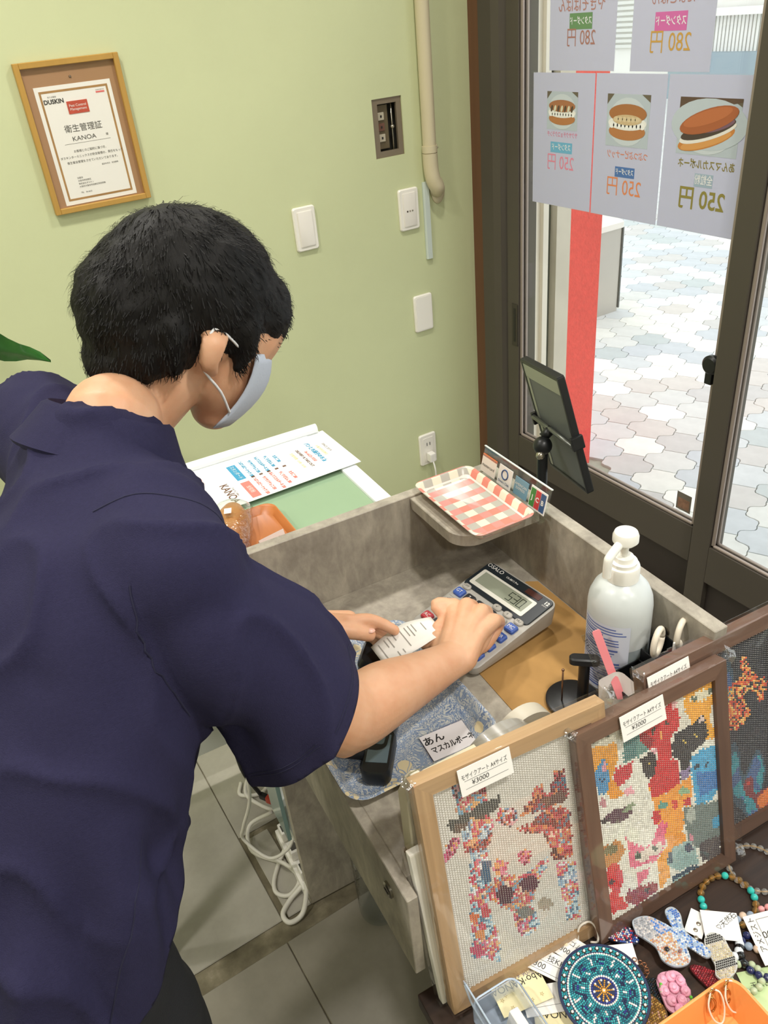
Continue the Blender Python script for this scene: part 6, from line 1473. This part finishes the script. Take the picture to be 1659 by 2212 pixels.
teal = mat('teal_stone', '#2fb8ae', .12, coat=.6, sss=.15); citr = gem('citrine', '#e0b46a'); pearl = mat('milky_stone', '#e4e6ea', .12, coat=.5, sss=.2); clear = gem('clear_quartz', '#f4f2ee'); blackst = mat('black_stone', '#121316', .08, coat=.6); navyst = mat('navy_stone', '#1c2250', .1, coat=.6)
silver = mat('silver_bead', '#b9b0a2', .2, metal=.9); opal = gem('opal_blue', '#b4c6dc', .1, .4); peach = mat('peach_stone', '#dcc0a8', .15, coat=.4); jade = mat('jade_pale', '#b8c4a0', .15, coat=.4, sss=.2); pinkst = mat('pink_stone', '#e8a0a0', .15, coat=.4)
tset = {3, 4, 11, 16, 19, 20}
bracelet('turquoise and citrine bead bracelet on the bare wood beside the cat picture', -.060, -.642, 0, .036, 23, .0048, lambda k: (teal, .0048) if k in {2, 8, 9, 14, 20, 21} else (citr, .0046), .92, 20)
bracelet('clear quartz bead bracelet with gold clasp at the right edge', .006, -.628, 0, .034, 24, .0042, lambda k: (clear, .0042) if k % 9 else (mat('gold_bead', '#c9a040', .2, metal=.9), .003), 1., 0)
bracelet('white moonstone and silver bead bracelet left of the paper tag', -.112, -.672, .0, .024, 15, .0055, lambda k: (silver, .0040) if k in (3, 4, 5) else (pearl, .0056), 1.1, 30, '#c8c8c8')
bracelet('black and navy bead bracelet beside the white price tag', -.078, -.714, .0, .030, 18, .0055, lambda k: (blackst, .0056) if k % 6 < 3 else (navyst, .0050), .9, 10, '#222222')
bracelet('pale blue opal and peach bead bracelet under the price tag', -.066, -.688, .0, .022, 14, .0050, lambda k: (opal, .0050) if k % 3 else (peach, .0050), 1., 0, '#c8c8c8')
bracelet('pale jade bead bracelet lying by the orange box', -.118, -.722, .0, .020, 14, .0044, lambda k: (jade, .0044), .8, 0, '#b8b890')
bracelet('pink bead bracelet at the right edge by the price tag', -.034, -.690, .0, .018, 12, .0044, lambda k: (pinkst, .0044) if k % 4 else (blackst, .0030), 1., 0, '#c8a8a8')
o = paper_tag('price_tag', 'large white price tag standing over the bracelets at the right edge', -.060, -.705, .014, 66, .062, .040, M_tag, (-14, 0)); tt(o, 'アメジスト', .009, .006, .012); tt(o, '300', .012, .004, -.002, rz=90)
for (a, b, c, d) in ((-.024, .024, -.0160, -.0156), (-.024, .024, .0060, .0064), (-.024, -.0236, -.016, .006), (.0236, .024, -.016, .006)): MB().box(a, b, c, d, .0006, .0008).build('outline', inkd, o)
o = paper_tag('price_tag', 'white tag with small printed mark beside the moonstone bracelet', -.098, -.664, .012, -35, .045, .036, M_tag, (3, 3)); tt(o, '♡天然石', .009, .008, .006, rz=40)
o = paper_tag('price_tag', 'small white tag behind the silver beads', -.120, -.645, .008, 30, .034, .022, M_tag, (3, 0))
o = paper_tag('green_leaflet', 'pale green leaflet under the beads at the lower right', -.090, -.755, .001, -20, .090, .060, mat('leaflet_green', '#bcd09a', .6), (0, 0), 'leaflet'); tt(o, '天然石ブレスレット', .008, 0, .012); tt(o, '¥ 500', .010, 0, -.008)

# orange open box with key-ring clasps
ob_ = thing('orange_box', 'open orange plastic box at the lower right of the table', 'box', tb_(-.235, -.790, .0005), TH)
M_or = mat('orange_plastic', '#f0a35c', .4, sss=.1)
ow, od, oh = .165, .135, .052
orr_ = lambda w_, d_, r_, z: [(x, y, z) for x, y in rrect(w_, d_, r_, 6)]
MB().loft([orr_(ow-.02, od-.02, .014, 0), orr_(ow, od, .020, oh), orr_(ow-.003, od-.003, .019, oh+.0008), orr_(ow-.006, od-.006, .018, oh), orr_(ow-.026, od-.026, .012, .003)]).build('shell', M_or, ob_, smooth=True, ang=50)
for k, (x, y) in enumerate(((.045, .062), (.066, .060))):
    ks = thing('key_clasp', ['gold clasp with white cord hooked over the orange box rim, left one', 'gold clasp with white cord hooked over the orange box rim, right one'][k], 'clasp', tuple(Vector(tb_(-.235, -.790, .0))+CU*x+CV*y), TH+R(15*k), group='clasps on the orange box')
    MB().tube([(.006*math.cos(a), 0, .052+.006*math.sin(a)) for a in [2*PI*q/20 for q in range(21)]], .0009, 6).build('ring', mat('gold_metal', '#b98a50', .25, metal=.9), ks, smooth=True)
    MB().tube(spline([(0, -.001, .047), (-.004, -.004, .040), (-.005, -.006, .030), (.0, -.007, .024), (.005, -.006, .030), (.003, -.004, .040), (.0, -.002, .046)], 4), .0014, 6).build('hook', mat('gold_metal', '#b98a50', .25, metal=.9), ks, smooth=True)
    MB().tube(spline([(.002, .002, .056), (.010, -.004, .050), (.012, -.012, .030), (.006, -.018, .012), (-.004, -.014, .020), (-.008, -.006, .040), (-.002, .0, .056)], 4), .0011, 6).build('cord', mat('cord_white', '#efe6d6', .7), ks, smooth=True)
o = paper_tag('price_tag', 'peach tag lying inside the orange box', -.225, -.785, .030, 8, .075, .030, mat('tag_peach', '#f0c8a8', .6), (10, 0)); tt(o, '¥ 200 キーホルダー', .008, 0, .004)
kc = thing('chain_ring', 'small copper key chain loop between mandala and rose charm', 'key chain', tb_(-.222, -.662, .012), TH)
for k in range(9): MB().tube([(.0025*math.cos(a)+.004*k*math.cos(.3*k), .0025*math.sin(a)+.004*k*math.sin(.3*k), .002*(k % 2)) for a in [2*PI*q/10 for q in range(11)]], .0006, 5).build('link', mat('copper_metal', '#b07a58', .25, metal=.9), kc, smooth=True)
wcd = thing('white_loop_cord', 'white cord loop on a keyring behind the price tags', 'cord', tb_(-.252, -.588, .010), TH)
MB().tube(spline([(-.012, 0, 0), (-.006, .006, .018), (.008, .004, .022), (.014, -.004, .012), (.010, -.012, .0), (.004, -.006, -.006)], 5), .0014, 6).build('loop', mat('cord_white', '#efe6d6', .7), wcd, smooth=True)

# ------------------------------------------------------------------ cables, power strip and water bottle on the floor
M_cab = mat('cable_white', '#d9d5ca', .5)
def cable(label, pts, r=.0042, cat='cable', n=7):
    o = thing('cable', label, cat, (0, 0, 0)); MB().tube(spline(pts, n), r, 8).build('cord', M_cab, o, smooth=True); return o
cable('white cable looping on the floor at the foot of the counter panel', [(.285, 1.03, .075), (.262, 1.00, .03), (.240, .985, .006), (.212, .985, .005), (.208, 1.01, .005), (.236, 1.03, .006), (.275, 1.04, .02), (.29, 1.07, .03)], .0055)
cable('white cable coiled beside the power strip on the floor', [(.30, 1.15, .03), (.26, 1.13, .006), (.225, 1.09, .005), (.218, 1.06, .005), (.240, 1.04, .006), (.272, 1.06, .008), (.262, 1.11, .01), (.215, 1.18, .012), (.235, 1.24, .02), (.29, 1.22, .05)], .0048)
cable('thin white cable hanging in a loop in front of the showcase glass', [(.245, 1.07, .60), (.235, 1.09, .45), (.225, 1.10, .28), (.20, 1.12, .18), (.195, 1.13, .13), (.225, 1.08, .10), (.262, 1.06, .12), (.285, 1.06, .15)], .0038)
cable('grey cable running along the floor behind the showcase', [(.27, 1.38, .005), (.255, 1.345, .006), (.30, 1.32, .006), (.33, 1.34, .02), (.30, 1.37, .03), (.265, 1.33, .02), (.285, 1.28, .01), (.32, 1.22, .01), (.31, 1.16, .02)], .0048)
pst = thing('power_strip', 'white power strip with plugs under the showcase edge', 'power strip', (.290, 1.10, .001), TH)
MB().box(-.020, .020, -.085, .085, 0, .030, .004).build('body', M_white, pst)
for k in range(3):
    b_ = MB().box(-.014, .014, -.068+k*.055, -.036+k*.055, .030, .060, .004).build('plug', M_white, pst)
    MB().box(-.010, .004, -.062+k*.055, -.044+k*.055, .060, .0604).build('print', mat('grey_ink', '#4a4640', .7), b_)
rdp = thing('red_connector', 'small red and black cable connector under the showcase', 'connector', (.300, 1.235, .06), R(30))
MB().box(-.008, .008, -.014, .014, 0, .018, .003).build('red_shell', mat('red_plastic', '#b8402c', .4), rdp); MB().box(-.006, .006, .014, .034, .001, .016, .003).build('black_shell', M_black, rdp)
MB().tube(spline([(0, .03, .008), (-.01, .06, .10), (-.02, .05, .28)], 5), .005).build('black_cord', M_black, rdp)
wb_o = thing('water_bottle', 'empty clear plastic water bottle with blue cap under the counter', 'bottle', (.385, .905, .0005), 0)
prf = [(.0, .004), (.034, .0), (.042, .006), (.043, .03)]
for k in range(5): prf += [(.043, .035+k*.027), (.0405, .044+k*.027), (.043, .055+k*.027)]
prf += [(.043, .185), (.040, .205), (.028, .232), (.0145, .252), (.0135, .268)]
M_pet = film_mat('clear_pet', (.93, .96, .97), .10, .08)
MB().lathe(prf, 28, cap0=False, cap1=False).build('body', M_pet, wb_o, smooth=True, ang=50)
MB().lathe([(.0, .262), (.0155, .262), (.0155, .283), (.014, .285), (0, .285)], 24).build('cap', mat('blue_cap', '#2a6fc0', .4), wb_o, smooth=True, ang=40)
